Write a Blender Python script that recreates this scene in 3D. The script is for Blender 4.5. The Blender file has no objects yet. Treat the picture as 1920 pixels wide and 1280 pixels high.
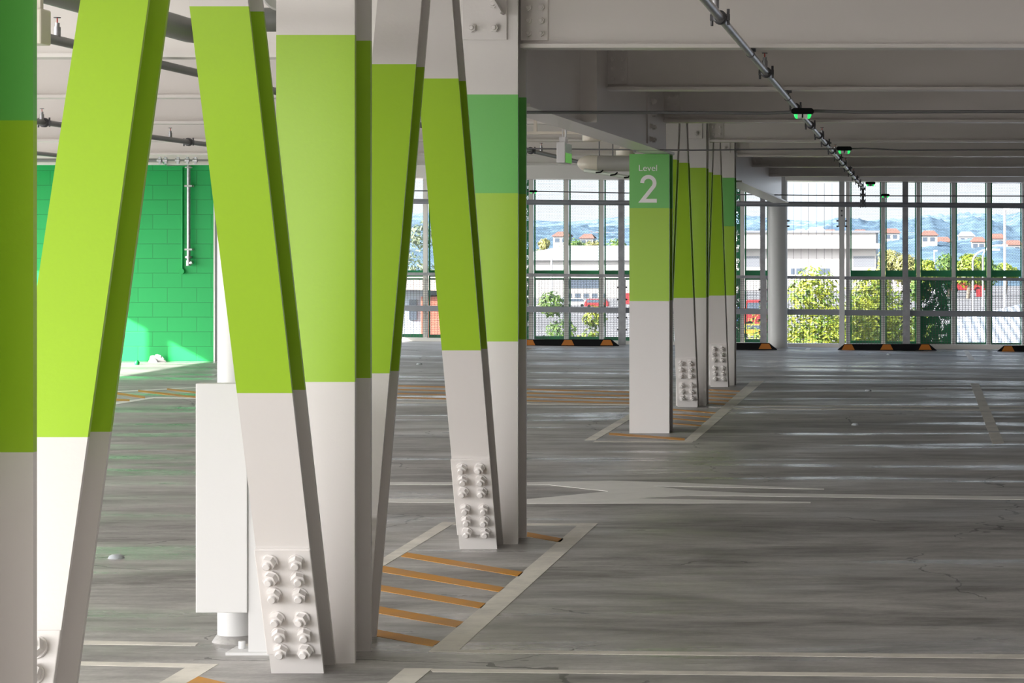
import bpy, bmesh, math, random
from mathutils import Vector, Matrix
random.seed(7)
SKY, SKYGLOW, SUNE, EXPO = .50, 3.6, 7.0, 1.54
S = bpy.context.scene
COL = S.collection
PI = math.pi
# ------------------------------------------------------------------ camera model
F = 5000.0; VX = 1715.0; VY = 450.0; CH = 1.65      # focal length in px, vanishing point, eye height
cam_d = bpy.data.cameras.new('camera'); cam = bpy.data.objects.new('camera', cam_d); COL.objects.link(cam)
cam.location = (0, 0, CH); cam.rotation_euler = (PI/2, 0, 0)
cam_d.sensor_width = 36; cam_d.lens = 36*F/1920
cam_d.shift_x = (960-VX)/1920; cam_d.shift_y = -(640-VY)/1920
cam_d.clip_start = .1; cam_d.clip_end = 6000
S.camera = cam

def P(px, py, d): return Vector(((px-VX)*d/F, d, CH+(VY-py)*d/F))
def PX(px, d): return (px-VX)*d/F
def PZ(py, d): return CH+(VY-py)*d/F
def fz(x, y):                                        # the deck falls gently to its far edge
    t = min(max((y-23)/20.0, 0), 1.25)
    return t*(-.145-.014*min(max(x, -10.4), 3))
def G(px, py):                                       # point of the deck
    d = CH*F/(py-VY)
    for _ in range(12):
        d = (CH-fz(PX(px, d), d))*F/(py-VY)
    return Vector((PX(px, d), d, fz(PX(px, d), d)))

# ------------------------------------------------------------------ materials
def nd(nt, t, **kw):
    n = nt.nodes.new(t)
    for k, v in kw.items(): setattr(n, k, v)
    return n
def mth(nt, op, a, b=None, c=None):
    n = nt.nodes.new('ShaderNodeMath'); n.operation = op
    for i, v in enumerate((a, b, c)):
        if v is None: continue
        if isinstance(v, (int, float)): n.inputs[i].default_value = v
        else: nt.links.new(v, n.inputs[i])
    return n.outputs[0]
def mat(name, col, rough=.5, metal=0.0, bump=0, bscale=60, var=0, vscale=3, spec=.5, emit=None, es=1):
    m = bpy.data.materials.new(name); m.use_nodes = True; nt = m.node_tree
    b = nt.nodes['Principled BSDF']
    b.inputs['Base Color'].default_value = (*col, 1); b.inputs['Roughness'].default_value = rough
    b.inputs['Metallic'].default_value = metal; b.inputs['Specular IOR Level'].default_value = spec
    if emit:
        b.inputs['Emission Color'].default_value = (*emit, 1); b.inputs['Emission Strength'].default_value = es
    if bump or var:
        tc = nd(nt, 'ShaderNodeTexCoord')
    if bump:
        n = nd(nt, 'ShaderNodeTexNoise'); n.inputs['Scale'].default_value = bscale; n.inputs['Detail'].default_value = 3
        nt.links.new(tc.outputs['Object'], n.inputs['Vector'])
        bp = nd(nt, 'ShaderNodeBump'); bp.inputs['Strength'].default_value = bump; bp.inputs['Distance'].default_value = .01
        nt.links.new(n.outputs[0], bp.inputs['Height']); nt.links.new(bp.outputs[0], b.inputs['Normal'])
    if var:
        n = nd(nt, 'ShaderNodeTexNoise'); n.inputs['Scale'].default_value = vscale; n.inputs['Detail'].default_value = 6
        nt.links.new(tc.outputs['Object'], n.inputs['Vector'])
        r = nd(nt, 'ShaderNodeValToRGB')
        r.color_ramp.elements[0].position = .3; r.color_ramp.elements[1].position = .7
        r.color_ramp.elements[0].color = (*[c*(1-var) for c in col], 1); r.color_ramp.elements[1].color = (*[min(1, c*(1+var)) for c in col], 1)
        nt.links.new(n.outputs[0], r.inputs[0]); nt.links.new(r.outputs[0], b.inputs['Base Color'])
    return m

WHITE = mat('white_paint', (.70, .675, .66), .38, bump=.05, bscale=60)
LIME = mat('lime_paint', (.335, .565, .028), .36, bump=.05, bscale=60)
GREEN = mat('green_paint', (.14, .49, .10), .38, bump=.05, bscale=60)
SOFFIT = mat('soffit_paint', (.88, .855, .83), .5, bump=.05, bscale=20)
BEAMP = mat('beam_paint', (.80, .765, .745), .32, bump=.05, bscale=25)
CREAM = mat('cream_plastic', (.75, .70, .60), .4)
GUARD = mat('white_guard', (.62, .62, .62), .4, bump=.05)
GALV = mat('galvanised_steel', (.42, .42, .44), .32, metal=.9, var=.2, vscale=30)
GALVD = mat('grey_iron', (.12, .12, .13), .45, metal=.4)
PIPEG = mat('grey_pipe', (.20, .205, .20), .4)
FRAME = mat('frame_steel', (.30, .30, .32), .45, metal=.3, var=.2, vscale=8)
FRAMEL = mat('frame_aluminium', (.78, .75, .72), .45)
RAILM = mat('rail_steel', (.24, .25, .28), .45, metal=.3)
BLACK = mat('black_rubber', (.008, .008, .009), .9, spec=.1)
CABLE = mat('grey_cable', (.14, .14, .145), .5)
ORANGE = mat('orange_reflector', (.40, .13, .012), .5)
LEDG = mat('led_green', (.02, .5, .1), .3, emit=(.02, 1, .15), es=.4)
LENS = mat('clear_lens', (.8, .82, .8), .2)
REDB = mat('red_bulb', (.6, .03, .02), .2)
SGREEN = mat('screen_green', (.012, .20, .075), .5, bump=.0)
DSTEEL = mat('dark_pit', (.02, .02, .02), .8)

def concrete():
    m = bpy.data.materials.new('deck_concrete'); m.use_nodes = True; nt = m.node_tree; b = nt.nodes['Principled BSDF']
    L = nt.links.new
    tc = nd(nt, 'ShaderNodeTexCoord'); mp = nd(nt, 'ShaderNodeMapping'); mp.inputs['Scale'].default_value = (.55, 1.15, 1)
    L(tc.outputs['Object'], mp.inputs[0])
    def noise(s, det, vec, rgh=.6, dist=0):
        n = nd(nt, 'ShaderNodeTexNoise'); n.inputs['Scale'].default_value = s; n.inputs['Detail'].default_value = det
        n.inputs['Roughness'].default_value = rgh; n.inputs['Distortion'].default_value = dist; L(vec, n.inputs['Vector']); return n.outputs[0]
    a = noise(1.1, 9, mp.outputs[0], .68, .7); c = noise(5.5, 8, mp.outputs[0], .7, .4); g = noise(.35, 4, tc.outputs['Object'])
    mp2 = nd(nt, 'ShaderNodeMapping'); mp2.inputs['Scale'].default_value = (.3, 1.6, 1); mp2.inputs['Rotation'].default_value = (0, 0, .12); L(tc.outputs['Object'], mp2.inputs[0])
    h = noise(2.6, 10, mp2.outputs[0], .75, 1.2)
    mix = mth(nt, 'ADD', mth(nt, 'ADD', mth(nt, 'MULTIPLY', a, .42), mth(nt, 'MULTIPLY', h, .28)), mth(nt, 'ADD', mth(nt, 'MULTIPLY', c, .18), mth(nt, 'MULTIPLY', g, .12)))
    r = nd(nt, 'ShaderNodeValToRGB'); e = r.color_ramp.elements
    e[0].position = .41; e[0].color = (.165, .158, .152, 1); e[1].position = .60; e[1].color = (.52, .51, .495, 1)
    k = e.new(.5); k.color = (.325, .317, .308, 1)
    L(mix, r.inputs[0])
    wob = nd(nt, 'ShaderNodeTexNoise'); wob.inputs['Scale'].default_value = 1.6; wob.inputs['Detail'].default_value = 6; L(tc.outputs['Object'], wob.inputs['Vector'])
    va = nd(nt, 'ShaderNodeVectorMath'); va.operation = 'MULTIPLY_ADD'; va.inputs[1].default_value = (.7, .7, 0); L(wob.outputs[1], va.inputs[0]); L(tc.outputs['Object'], va.inputs[2])
    vo = nd(nt, 'ShaderNodeTexVoronoi'); vo.feature = 'DISTANCE_TO_EDGE'; vo.inputs['Scale'].default_value = .42; L(va.outputs[0], vo.inputs['Vector'])
    ck = mth(nt, 'MULTIPLY', mth(nt, 'LESS_THAN', vo.outputs['Distance'], .0028), mth(nt, 'GREATER_THAN', noise(.5, 2, tc.outputs['Object']), .5))
    sp = noise(38, 4, tc.outputs['Object'], .6); sc_ = mth(nt, 'MULTIPLY_ADD', sp, .5, .75)
    sc2 = mth(nt, 'MULTIPLY', sc_, mth(nt, 'SUBTRACT', 1.0, mth(nt, 'MULTIPLY', ck, .6)))
    vs_ = nd(nt, 'ShaderNodeVectorMath'); vs_.operation = 'SCALE'; L(r.outputs[0], vs_.inputs[0]); L(sc2, vs_.inputs['Scale']); L(vs_.outputs[0], b.inputs['Base Color'])
    rr = nd(nt, 'ShaderNodeMapRange'); rr.inputs['From Min'].default_value = .44; rr.inputs['From Max'].default_value = .60
    rr.inputs['To Min'].default_value = .58; rr.inputs['To Max'].default_value = .2; b.inputs['Specular IOR Level'].default_value = .5
    wp = noise(.9, 5, mp2.outputs[0], .6, .5); L(mth(nt, 'ADD', mth(nt, 'MULTIPLY', wp, .7), mth(nt, 'MULTIPLY', g, .3)), rr.inputs[0]); L(rr.outputs[0], b.inputs['Roughness'])
    bp = nd(nt, 'ShaderNodeBump'); bp.inputs['Strength'].default_value = .1; bp.inputs['Distance'].default_value = .01
    L(c, bp.inputs['Height']); L(bp.outputs[0], b.inputs['Normal'])
    return m
CONC = concrete()

def paintline(name, col, wear=.3):
    m = bpy.data.materials.new(name); m.use_nodes = True; nt = m.node_tree; b = nt.nodes['Principled BSDF']
    tc = nd(nt, 'ShaderNodeTexCoord'); n = nd(nt, 'ShaderNodeTexNoise'); n.inputs['Scale'].default_value = 2.2; n.inputs['Detail'].default_value = 9
    n.inputs['Roughness'].default_value = .7
    nt.links.new(tc.outputs['Object'], n.inputs['Vector'])
    r = nd(nt, 'ShaderNodeValToRGB'); e = r.color_ramp.elements
    e[0].position = .36; e[1].position = .56
    e[0].color = (*[c*(1-wear)+.2*wear for c in col], 1); e[1].color = (*col, 1)
    nt.links.new(n.outputs[0], r.inputs[0]); nt.links.new(r.outputs[0], b.inputs['Base Color'])
    b.inputs['Roughness'].default_value = .5; b.inputs['Specular IOR Level'].default_value = .25
    return m
LINEW = paintline('worn_white_line', (.72, .69, .63), .4)
LINEB = paintline('white_line', (.78, .78, .75), .15)
LINEO = paintline('orange_line', (.56, .25, .018), .35)

def blockwall():
    m = bpy.data.materials.new('green_blockwork'); m.use_nodes = True; nt = m.node_tree; b = nt.nodes['Principled BSDF']; L = nt.links.new
    tc = nd(nt, 'ShaderNodeTexCoord'); sp = nd(nt, 'ShaderNodeSeparateXYZ'); cb = nd(nt, 'ShaderNodeCombineXYZ')
    L(tc.outputs['Object'], sp.inputs[0]); L(sp.outputs[0], cb.inputs[0]); L(sp.outputs[2], cb.inputs[1])
    br = nd(nt, 'ShaderNodeTexBrick'); br.inputs['Scale'].default_value = 1; br.inputs['Brick Width'].default_value = .4
    br.inputs['Row Height'].default_value = .2; br.inputs['Mortar Size'].default_value = .006; br.inputs['Mortar Smooth'].default_value = .3
    br.inputs['Color1'].default_value = (.001, .42, .095, 1); br.inputs['Color2'].default_value = (.001, .44, .10, 1); br.inputs['Mortar'].default_value = (.001, .31, .07, 1)
    L(cb.outputs[0], br.inputs['Vector']); L(br.outputs['Color'], b.inputs['Base Color'])
    bp = nd(nt, 'ShaderNodeBump'); bp.inputs['Strength'].default_value = .5; bp.inputs['Distance'].default_value = .006; bp.invert = True
    L(br.outputs['Fac'], bp.inputs['Height']); L(bp.outputs[0], b.inputs['Normal']); b.inputs['Roughness'].default_value = .5
    return m
BLOCK = blockwall()

def perforated(name, pitch, rad, col, thresh=None, nscale=3.0):
    """sheet metal with round holes on a staggered grid; thresh leaves only some of the holes punched"""
    m = bpy.data.materials.new(name); m.use_nodes = True; nt = m.node_tree; L = nt.links.new
    b = nt.nodes['Principled BSDF']; out = nt.nodes['Material Output']
    b.inputs['Base Color'].default_value = (*col, 1); b.inputs['Roughness'].default_value = .5
    tc = nd(nt, 'ShaderNodeTexCoord'); sp = nd(nt, 'ShaderNodeSeparateXYZ'); L(tc.outputs['Object'], sp.inputs[0])
    u = mth(nt, 'DIVIDE', sp.outputs[0], pitch); v = mth(nt, 'DIVIDE', sp.outputs[2], pitch)
    q = math.sqrt(3)
    def lat(off):
        a = mth(nt, 'SUBTRACT', mth(nt, 'FLOORED_MODULO', mth(nt, 'ADD', u, off), 1.0), .5)
        c = mth(nt, 'SUBTRACT', mth(nt, 'FLOORED_MODULO', mth(nt, 'ADD', v, off*q), q), q/2)
        return mth(nt, 'SQRT', mth(nt, 'ADD', mth(nt, 'MULTIPLY', a, a), mth(nt, 'MULTIPLY', c, c)))
    hole = mth(nt, 'LESS_THAN', mth(nt, 'MINIMUM', lat(0.0), lat(.5)), rad)
    if thresh is not None:
        n = nd(nt, 'ShaderNodeTexNoise'); n.inputs['Scale'].default_value = nscale; n.inputs['Detail'].default_value = 5; n.inputs['Roughness'].default_value = .8
        L(tc.outputs['Object'], n.inputs['Vector'])
        hole = mth(nt, 'MULTIPLY', hole, mth(nt, 'GREATER_THAN', n.outputs[0], thresh))
    t = nd(nt, 'ShaderNodeBsdfTransparent'); mx = nd(nt, 'ShaderNodeMixShader')
    L(hole, mx.inputs[0]); L(b.outputs[0], mx.inputs[1]); L(t.outputs[0], mx.inputs[2]); L(mx.outputs[0], out.inputs['Surface'])
    return m
PERF = perforated('perforated_sheet_metal', .027, .465, (.34, .46, .42))
PERFD = perforated('patterned_sheet_metal', .036, .40, (.012, .21, .08), .53, 9.0)
PERFS = perforated('sparse_sheet_metal', .036, .40, (.012, .21, .08), .54, 6.0)

def wiremesh():
    m = bpy.data.materials.new('wire_mesh'); m.use_nodes = True; nt = m.node_tree; L = nt.links.new
    b = nt.nodes['Principled BSDF']; out = nt.nodes['Material Output']
    b.inputs['Base Color'].default_value = (.12, .12, .13, 1); b.inputs['Roughness'].default_value = .5
    tc = nd(nt, 'ShaderNodeTexCoord'); sp = nd(nt, 'ShaderNodeSeparateXYZ'); L(tc.outputs['Object'], sp.inputs[0])
    a = mth(nt, 'LESS_THAN', mth(nt, 'FLOORED_MODULO', sp.outputs[0], .05), .0055)
    c = mth(nt, 'LESS_THAN', mth(nt, 'FLOORED_MODULO', sp.outputs[2], .03), .0045)
    w = mth(nt, 'MAXIMUM', a, c)
    t = nd(nt, 'ShaderNodeBsdfTransparent'); mx = nd(nt, 'ShaderNodeMixShader')
    L(w, mx.inputs[0]); L(t.outputs[0], mx.inputs[1]); L(b.outputs[0], mx.inputs[2]); L(mx.outputs[0], out.inputs['Surface'])
    return m
WIRE = wiremesh()

# ------------------------------------------------------------------ mesh helpers
class MB:
    def __init__(s): s.v = []; s.f = []; s.m = []; s.sm = []
    def add(s, vs, fs, mi=0, smooth=False):
        o = len(s.v); s.v += [tuple(v) for v in vs]
        for f in fs: s.f.append([i+o for i in f]); s.m.append(mi); s.sm.append(smooth)
        return s
    def box(s, x0, x1, y0, y1, z0, z1, mi=0):
        return s.add([(x0,y0,z0),(x1,y0,z0),(x1,y1,z0),(x0,y1,z0),(x0,y0,z1),(x1,y0,z1),(x1,y1,z1),(x0,y1,z1)],
              [(0,3,2,1),(4,5,6,7),(0,1,5,4),(1,2,6,5),(2,3,7,6),(3,0,4,7)], mi)
    def tube(s, pts, r, n=16, mi=0, cap=True, radii=None):
        pts = [Vector(p) for p in pts]; rings = []
        for i, p in enumerate(pts):
            t = (pts[min(i+1, len(pts)-1)]-pts[max(i-1, 0)]).normalized()
            up = Vector((0,0,1)) if abs(t.z) < .9 else Vector((0,1,0))
            a = t.cross(up).normalized(); b = a.cross(t).normalized(); rr = radii[i] if radii else r
            rings.append([p+(a*math.cos(2*PI*k/n)+b*math.sin(2*PI*k/n))*rr for k in range(n)])
        vs = [v for R in rings for v in R]; fs = []
        for i in range(len(pts)-1):
            for k in range(n):
                k2 = (k+1) % n; fs.append((i*n+k, i*n+k2, (i+1)*n+k2, (i+1)*n+k))
        s.add(vs, fs, mi, True)
        if cap:
            s.add(rings[0], [tuple(range(n))[::-1]], mi); s.add(rings[-1], [tuple(range(n))], mi)
        return s
    def prism(s, poly, off, mi=0):              # polygon of 3-D points swept by a vector
        n = len(poly); off = Vector(off); vs = [Vector(p) for p in poly]+[Vector(p)+off for p in poly]
        return s.add(vs, [tuple(range(n))[::-1], tuple(range(n, 2*n))]+[(i, (i+1) % n, n+(i+1) % n, n+i) for i in range(n)], mi)
    def build(s, name, mats, parent=None, loc=None, bevel=0):
        me = bpy.data.meshes.new(name); me.from_pydata(s.v, [], s.f)
        if not isinstance(mats, (list, tuple)): mats = [mats]
        for m in mats: me.materials.append(m)
        for p, mi, sm in zip(me.polygons, s.m, s.sm): p.material_index = mi; p.use_smooth = sm
        bm = bmesh.new(); bm.from_mesh(me); bmesh.ops.recalc_face_normals(bm, faces=bm.faces); bm.to_mesh(me); bm.free()
        if loc is not None:
            me.transform(Matrix.Translation(-Vector(loc)))
        o = bpy.data.objects.new(name, me); COL.objects.link(o)
        if parent is not None:
            o.parent = parent
            if loc is None: me.transform(Matrix.Translation(-wloc(parent)))
            else: o.location = Vector(loc)-wloc(parent)
        elif loc is not None: o.location = loc
        if bevel:
            b = o.modifiers.new('bevel', 'BEVEL'); b.width = bevel; b.segments = 2; b.limit_method = 'ANGLE'
        return o
def wloc(o):
    v = Vector(o.location); p = o.parent
    while p is not None: v += Vector(p.location); p = p.parent
    return v
def tag(o, label=None, cat=None, group=None, kind=None):
    if label: o['label'] = label
    if cat: o['category'] = cat
    if group: o['group'] = group
    if kind: o['kind'] = kind
    return o
def thing(name, loc, label, cat, group=None, kind='thing'):
    o = bpy.data.objects.new(name, None); COL.objects.link(o); o.location = loc; o.empty_display_size = .1
    return tag(o, label, cat, group, kind)
def struct(o): o['kind'] = 'structure'; return o
def copy_tree(o, parent=None):
    c = o.copy(); COL.objects.link(c)
    if parent is not None: c.parent = parent
    for ch in list(o.children): copy_tree(ch, c)
    return c

# ------------------------------------------------------------------ bolts
def bolt_mesh():
    mb = MB()                                            # along -Y
    mb.tube([(0, 0, 0), (0, -.005, 0)], .0255, 18)
    hexa = [(.0225*math.cos(PI/3*k+.3), -.005, .0225*math.sin(PI/3*k+.3)) for k in range(6)]
    mb.prism(hexa, (0, -.022, 0))
    mb.tube([(0, -.027, 0), (0, -.0365, 0), (0, -.038, 0)], .0125, 14, radii=[.0125, .0125, .0105])
    me = bpy.data.meshes.new('bolt'); me.from_pydata(mb.v, [], mb.f)
    for p, sm in zip(me.polygons, mb.sm): p.use_smooth = sm
    me.materials.append(WHITE)
    return me
BOLT = bolt_mesh()
BOLTG = BOLT.copy(); BOLTG.materials.clear(); BOLTG.materials.append(BEAMP)
def bolt(parent, pos, rot=(0, 0, 0), me=None, sc=1.2):
    o = bpy.data.objects.new('bolt', me or BOLT); COL.objects.link(o); o.parent = parent
    o.location = Vector(pos)-wloc(parent); o.rotation_euler = (rot[0], rot[1]+random.uniform(-.5, .5) if rot[1] == 0 and rot[2] == 0 else rot[1], rot[2]); o.scale = (sc,)*3
    return o

# ------------------------------------------------------------------ columns and braces
TF, TW = .028, .014
def hsec(mb, cx, W, D, y_of, levels, mats, L=1.0, tf=TF, tw=TW):
    w = W/2; t = tw/2
    sec = [(-w,0),(w,0),(w,tf),(t,tf),(t,D-tf),(w,D-tf),(w,D),(-w,D),(-w,D-tf),(-t,D-tf),(-t,tf),(-w,tf)]
    for i in range(len(levels)-1):
        z0, z1 = levels[i], levels[i+1]
        vs = [(cx+a, y_of(z0)+b*L, z0) for a, b in sec]+[(cx+a, y_of(z1)+b*L, z1) for a, b in sec]
        mb.add(vs, [(k, (k+1) % 12, 12+(k+1) % 12, 12+k) for k in range(12)], mats[i])
    for z, mi in ((levels[0], mats[0]), (levels[-1], mats[-1])):
        vs = [(cx+a, y_of(z)+b*L, z) for a, b in sec]
        mb.add(vs, [(0,1,2,11), (3,4,9,10), (5,6,7,8)], mi)
PAINTS = [WHITE, LIME, GREEN]
def column(label, xr, yf, W, levels, mats, D=.33):
    cx = xr-W/2; z0 = levels[0]
    t = thing('steel_column', (cx, yf+D/2, z0), label, 'column')
    mb = MB(); hsec(mb, cx, W, D, lambda z: yf, levels, mats)
    mb.build('shaft', PAINTS, t)
    return t
def brace(label, xr, y0, s, levels, mats, W=.2, D=.2, lift=0):
    cx = xr-W/2; z0 = levels[0]; L = math.sqrt(1+s*s); yo = lambda z: y0+s*(z-z0)
    t = thing('diagonal_brace', (cx, y0+.1, z0), label, 'brace', 'green braces of the column row')
    mb = MB(); hsec(mb, cx, W, D, yo, levels, mats, L, .016, .01)
    mb.build('shaft', PAINTS, t)
    # bolted splice plate on the front flange, and one inside the rear flange
    n = Vector((0, -1, s)).normalized()
    za, zb = z0+.085+lift, z0+.505+lift; e = .004
    q = [Vector((cx-W/2-e, yo(za), za)), Vector((cx+W/2+e, yo(za), za)), Vector((cx+W/2+e, yo(zb), zb)), Vector((cx-W/2-e, yo(zb), zb))]
    sp = MB().prism(q, n*.014).build('splice_plate', WHITE, t, bevel=.003)
    ang = math.atan(s)
    for zz in (.105, .17, .235, .33, .395, .46):
        z = z0+zz+lift
        for dx in (-.048, .048):
            p = Vector((cx+dx, yo(z), z))+n*.014
            bolt(sp, p, (-ang, 0, 0))
    return t
c0 = 0.0
A_Y = 6.16
colA = column('steel column at the frame edge with dark green and lime bands, facing recess in shade', -2.136, A_Y, .306, [0, 1.136, 1.94, 2.44, 3.24], [0, 1, 2, 0])
colC = column('broad lime column between two lime braces, white foot and white head, no dark green band', PX(665, 10.40), 10.40, .306, [0, 1.097, 2.45, 3.24], [0, 1, 0])
gE = G(971, 1020)
colE = column('steel column with green band above lime, bolted gusset at its white head', gE.x, gE.y, .308, [0, 1.10, 1.905, 2.44, 3.24], [0, 1, 2, 0])
gL = G(1255, 812)
colL = column('column reading Level 2 in white letters on its green top', gL.x, gL.y, .342, [0, 1.129, 1.924, 2.385], [0, 1, 2])
gM = Vector((PX(1324, 26.96), 26.96, fz(-2.1, 26.96)))
colM = column('lime column with white head standing in the middle of the far braces', gM.x, gM.y, .306, [gM.z, 1.067, 2.381, 3.24], [0, 1, 0])
gF = Vector((PX(1377, 31.15), 31.15, fz(-2.1, 31.15)))
colF = column('far column with dark green band over lime, last of the row', gF.x, gF.y, .306, [gF.z, 1.004, 1.812, 2.379, 3.24], [0, 1, 2, 0])

brace('lime brace rising away from the column at the frame edge, its foot bolted low', -2.25, 6.74, .463, [0, 1.114, 2.44, 3.24], [0, 1, 0], lift=.115)
brace('lime brace leaning against the broad lime column, twelve bolts on its foot plate', PX(607, 10.16), 10.16, -.47, [0, 1.097, 2.44, 3.24], [0, 1, 0])
brace('lime brace rising away behind the broad lime column, foot hidden', -2.24, 10.89, .446, [0, 1.082, 2.44, 3.24], [0, 1, 0])
brace('lime brace footed before the green banded column, bolts clear above striped floor', PX(932, 14.25), 14.25, -.495, [0, 1.083, 2.44, 3.24], [0, 1, 0])
brace('thin looking far brace just behind the Level 2 column, top visible', -2.178, 23.33, .466, [fz(-2, 23.3), 1.09, 2.388, 3.24], [0, 1, 0])
zb = fz(-2.2, 26.7)
brace('far brace beside the Level 2 column with bolted foot plate', PX(1308, 26.72), 26.72, -.483, [zb, 1.082, 2.392, 3.24], [0, 1, 0])
brace('far brace rising behind the middle far column, foot hidden', -2.172, 27.42, .466, [fz(-2, 27.4), 1.05, 2.376, 3.24], [0, 1, 0])
zb = fz(-2.2, 30.8)
brace('farthest brace, bolted foot in front of the last column', PX(1365, 30.80), 30.80, -.48, [zb, 1.02, 2.375, 3.24], [0, 1, 0])

# gusset at the head of the green banded column
def gusset(col, xr, yf, z0, z1, x0, pairs, fin=True):
    q = [(x0, yf, z0), (xr, yf, z0), (xr, yf, z1), (x0, yf, z1)]
    g = MB().prism(q, (0, -.014, 0)).build('gusset_plate', WHITE, col, bevel=.003)
    for x, z in pairs: bolt(g, (x, yf-.014, z), sc=1.05)
    if fin:
        a = Vector((x0+.045, yf-.014, z1)); b = Vector((xr-.01, yf-.014, z0+.14))
        d = (b-a).normalized(); nn = Vector((-d.z, 0, d.x))*.012
        MB().prism([a, b, b-nn, a-nn], (0, -.12, 0)).build('stiffener', WHITE, g)
yE = gE.y
gusset(colE, PX(951, yE), yE, PZ(75, yE), 3.2, PX(867.5, yE), [(PX(886, yE), PZ(53, yE)), (PX(928, yE), PZ(53, yE)), (PX(926, yE), PZ(8, yE))])
gusset(colM, PX(1317, gM.y), gM.y, PZ(260, gM.y), 3.2, PX(1290, gM.y), [(PX(1305, gM.y), PZ(250, gM.y))], False)
gusset(colF, PX(1369, gF.y), gF.y, PZ(286, gF.y), 3.2, PX(1345, gF.y), [(PX(1359, gF.y), PZ(277, gF.y))], False)

# lettering
def text_part(txt, x0, x1, z0, z1, y, parent, name, m):
    cu = bpy.data.curves.new(name, 'FONT'); cu.body = txt; cu.extrude = .0
    o = bpy.data.objects.new('tmp', cu); COL.objects.link(o); bpy.context.view_layer.update()
    me = bpy.data.meshes.new_from_object(o.evaluated_get(bpy.context.evaluated_depsgraph_get()))
    bpy.data.objects.remove(o); bpy.data.curves.remove(cu)
    xs = [v.co.x for v in me.vertices]; ys = [v.co.y for v in me.vertices]
    a0, a1, b0, b1 = min(xs), max(xs), min(ys), max(ys)
    for v in me.vertices:
        v.co = Vector((x0+(v.co.x-a0)/(a1-a0)*(x1-x0), y, z0+(v.co.y-b0)/(b1-b0)*(z1-z0)))
    me.transform(Matrix.Translation(-wloc(parent))); me.materials.clear(); me.materials.append(m)
    ob = bpy.data.objects.new(name, me); COL.objects.link(ob); ob.parent = parent
    sd = ob.modifiers.new('solid', 'SOLIDIFY'); sd.thickness = .002; sd.offset = 0
    return ob
LETTER = mat('white_lettering', (.86, .85, .83), .5)
yL = gL.y-.0015
text_part('Level', PX(1198, yL), PX(1232, yL), PZ(320.5, yL), PZ(309, yL), yL, colL, 'lettering', LETTER)
pts = []
for k in range(0, 23):
    a = math.radians(180-k*10)
    pts.append((15.2+11.6*math.cos(a), 15+11.6*math.sin(a)*-1*-1))
pts = [(x, 15-(y-15)) for x, y in pts]                   # y downwards
pts = [p for p in pts]
pts += [(3.6, 48.2), (31, 48.2)]
def stroke(pts, w):
    Lp, Rp = [], []
    for i, p in enumerate(pts):
        p = Vector(p)
        d0 = (p-Vector(pts[i-1])).normalized() if i else None
        d1 = (Vector(pts[i+1])-p).normalized() if i < len(pts)-1 else None
        if d0 is None: d0 = d1
        if d1 is None: d1 = d0
        n0 = Vector((-d0.y, d0.x)); n1 = Vector((-d1.y, d1.x)); n = (n0+n1).normalized(); k = w/2/max(.45, n.dot(n0))
        Lp.append(p+n*k); Rp.append(p-n*k)
    return Lp, Rp
Lp, Rp = stroke(pts, 7.2)
mb = MB()
cv = lambda p: (PX(1200.5+p.x, yL), yL, PZ(328+p.y, yL))
for i in range(len(pts)-1):
    q = [cv(Lp[i]), cv(Lp[i+1]), cv(Rp[i+1]), cv(Rp[i])]
    mb.prism(q, (0, -.0015, 0))
mb.build('numeral', LETTER, colL)

# ------------------------------------------------------------------ deck, ceiling, walls
def deck():
    xs = [-14.6+i*.8 for i in range(31)]; ys = [-14+i*1.0 for i in range(60)]+[45.2]
    mb = MB(); n = len(xs)
    vs = [(x, y, fz(x, y)) for y in ys for x in xs]
    fs = [(j*n+i, j*n+i+1, (j+1)*n+i+1, (j+1)*n+i) for j in range(len(ys)-1) for i in range(n-1)]
    N = len(vs); low = [(x, y, z-.25) for x, y, z in vs]; m_ = len(ys)
    rim = [(0, i) for i in range(n)]+[(j, n-1) for j in range(1, m_)]+[(m_-1, i) for i in range(n-2, -1, -1)]+[(j, 0) for j in range(m_-2, 0, -1)]
    rim = [j*n+i for j, i in rim]
    side = [(a, b, N+b, N+a) for a, b in zip(rim, rim[1:]+rim[:1])]
    mb.add(vs+low, fs+[tuple(N+k for k in f[::-1]) for f in fs]+side)
    return struct(mb.build('floor', CONC))
floor = deck()
CE0 = 2.0
def ledge(y): return max(-14.6, -10.2-.2425*(y-2))        # unseen slab edge, cut back to let in more sun and sky
struct(MB().prism([(-4.5, -14, 3.25), (9.4, -14, 3.25), (9.4, 45.2, 3.25), (-14.6, 45.2, 3.25), (-14.6, 20.2, 3.25), (-10.2, 2.9, 3.25), (-4.5, 2.9, 3.25)], (0, 0, .25)).build('ceiling', SOFFIT))  # outline out of view shaped to admit light from the left rear
struct(MB().box(-4.4, 9.4, -14, -13.7, -.1, 3.25).build('wall_back', CONC))  # unseen wall added to shut out light from the right rear
struct(MB().box(9.1, 9.4, -13.7, 43.9, -.2, 3.249).build('wall_right', CONC))  # unseen wall, made solid to weaken light from the right
gw = 36.4
wx = PX(403, gw)
wall = struct(MB().box(-14.6, wx-.02, gw, gw+.32, -.1, 3.25).build('wall_far_left', BLOCK))
struct(MB().box(wx-.02, wx, gw-.002, gw+.33, -.1, 3.25).build('trim_1', mat('white_wall_end', (.86, .85, .84), .5)))

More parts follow.
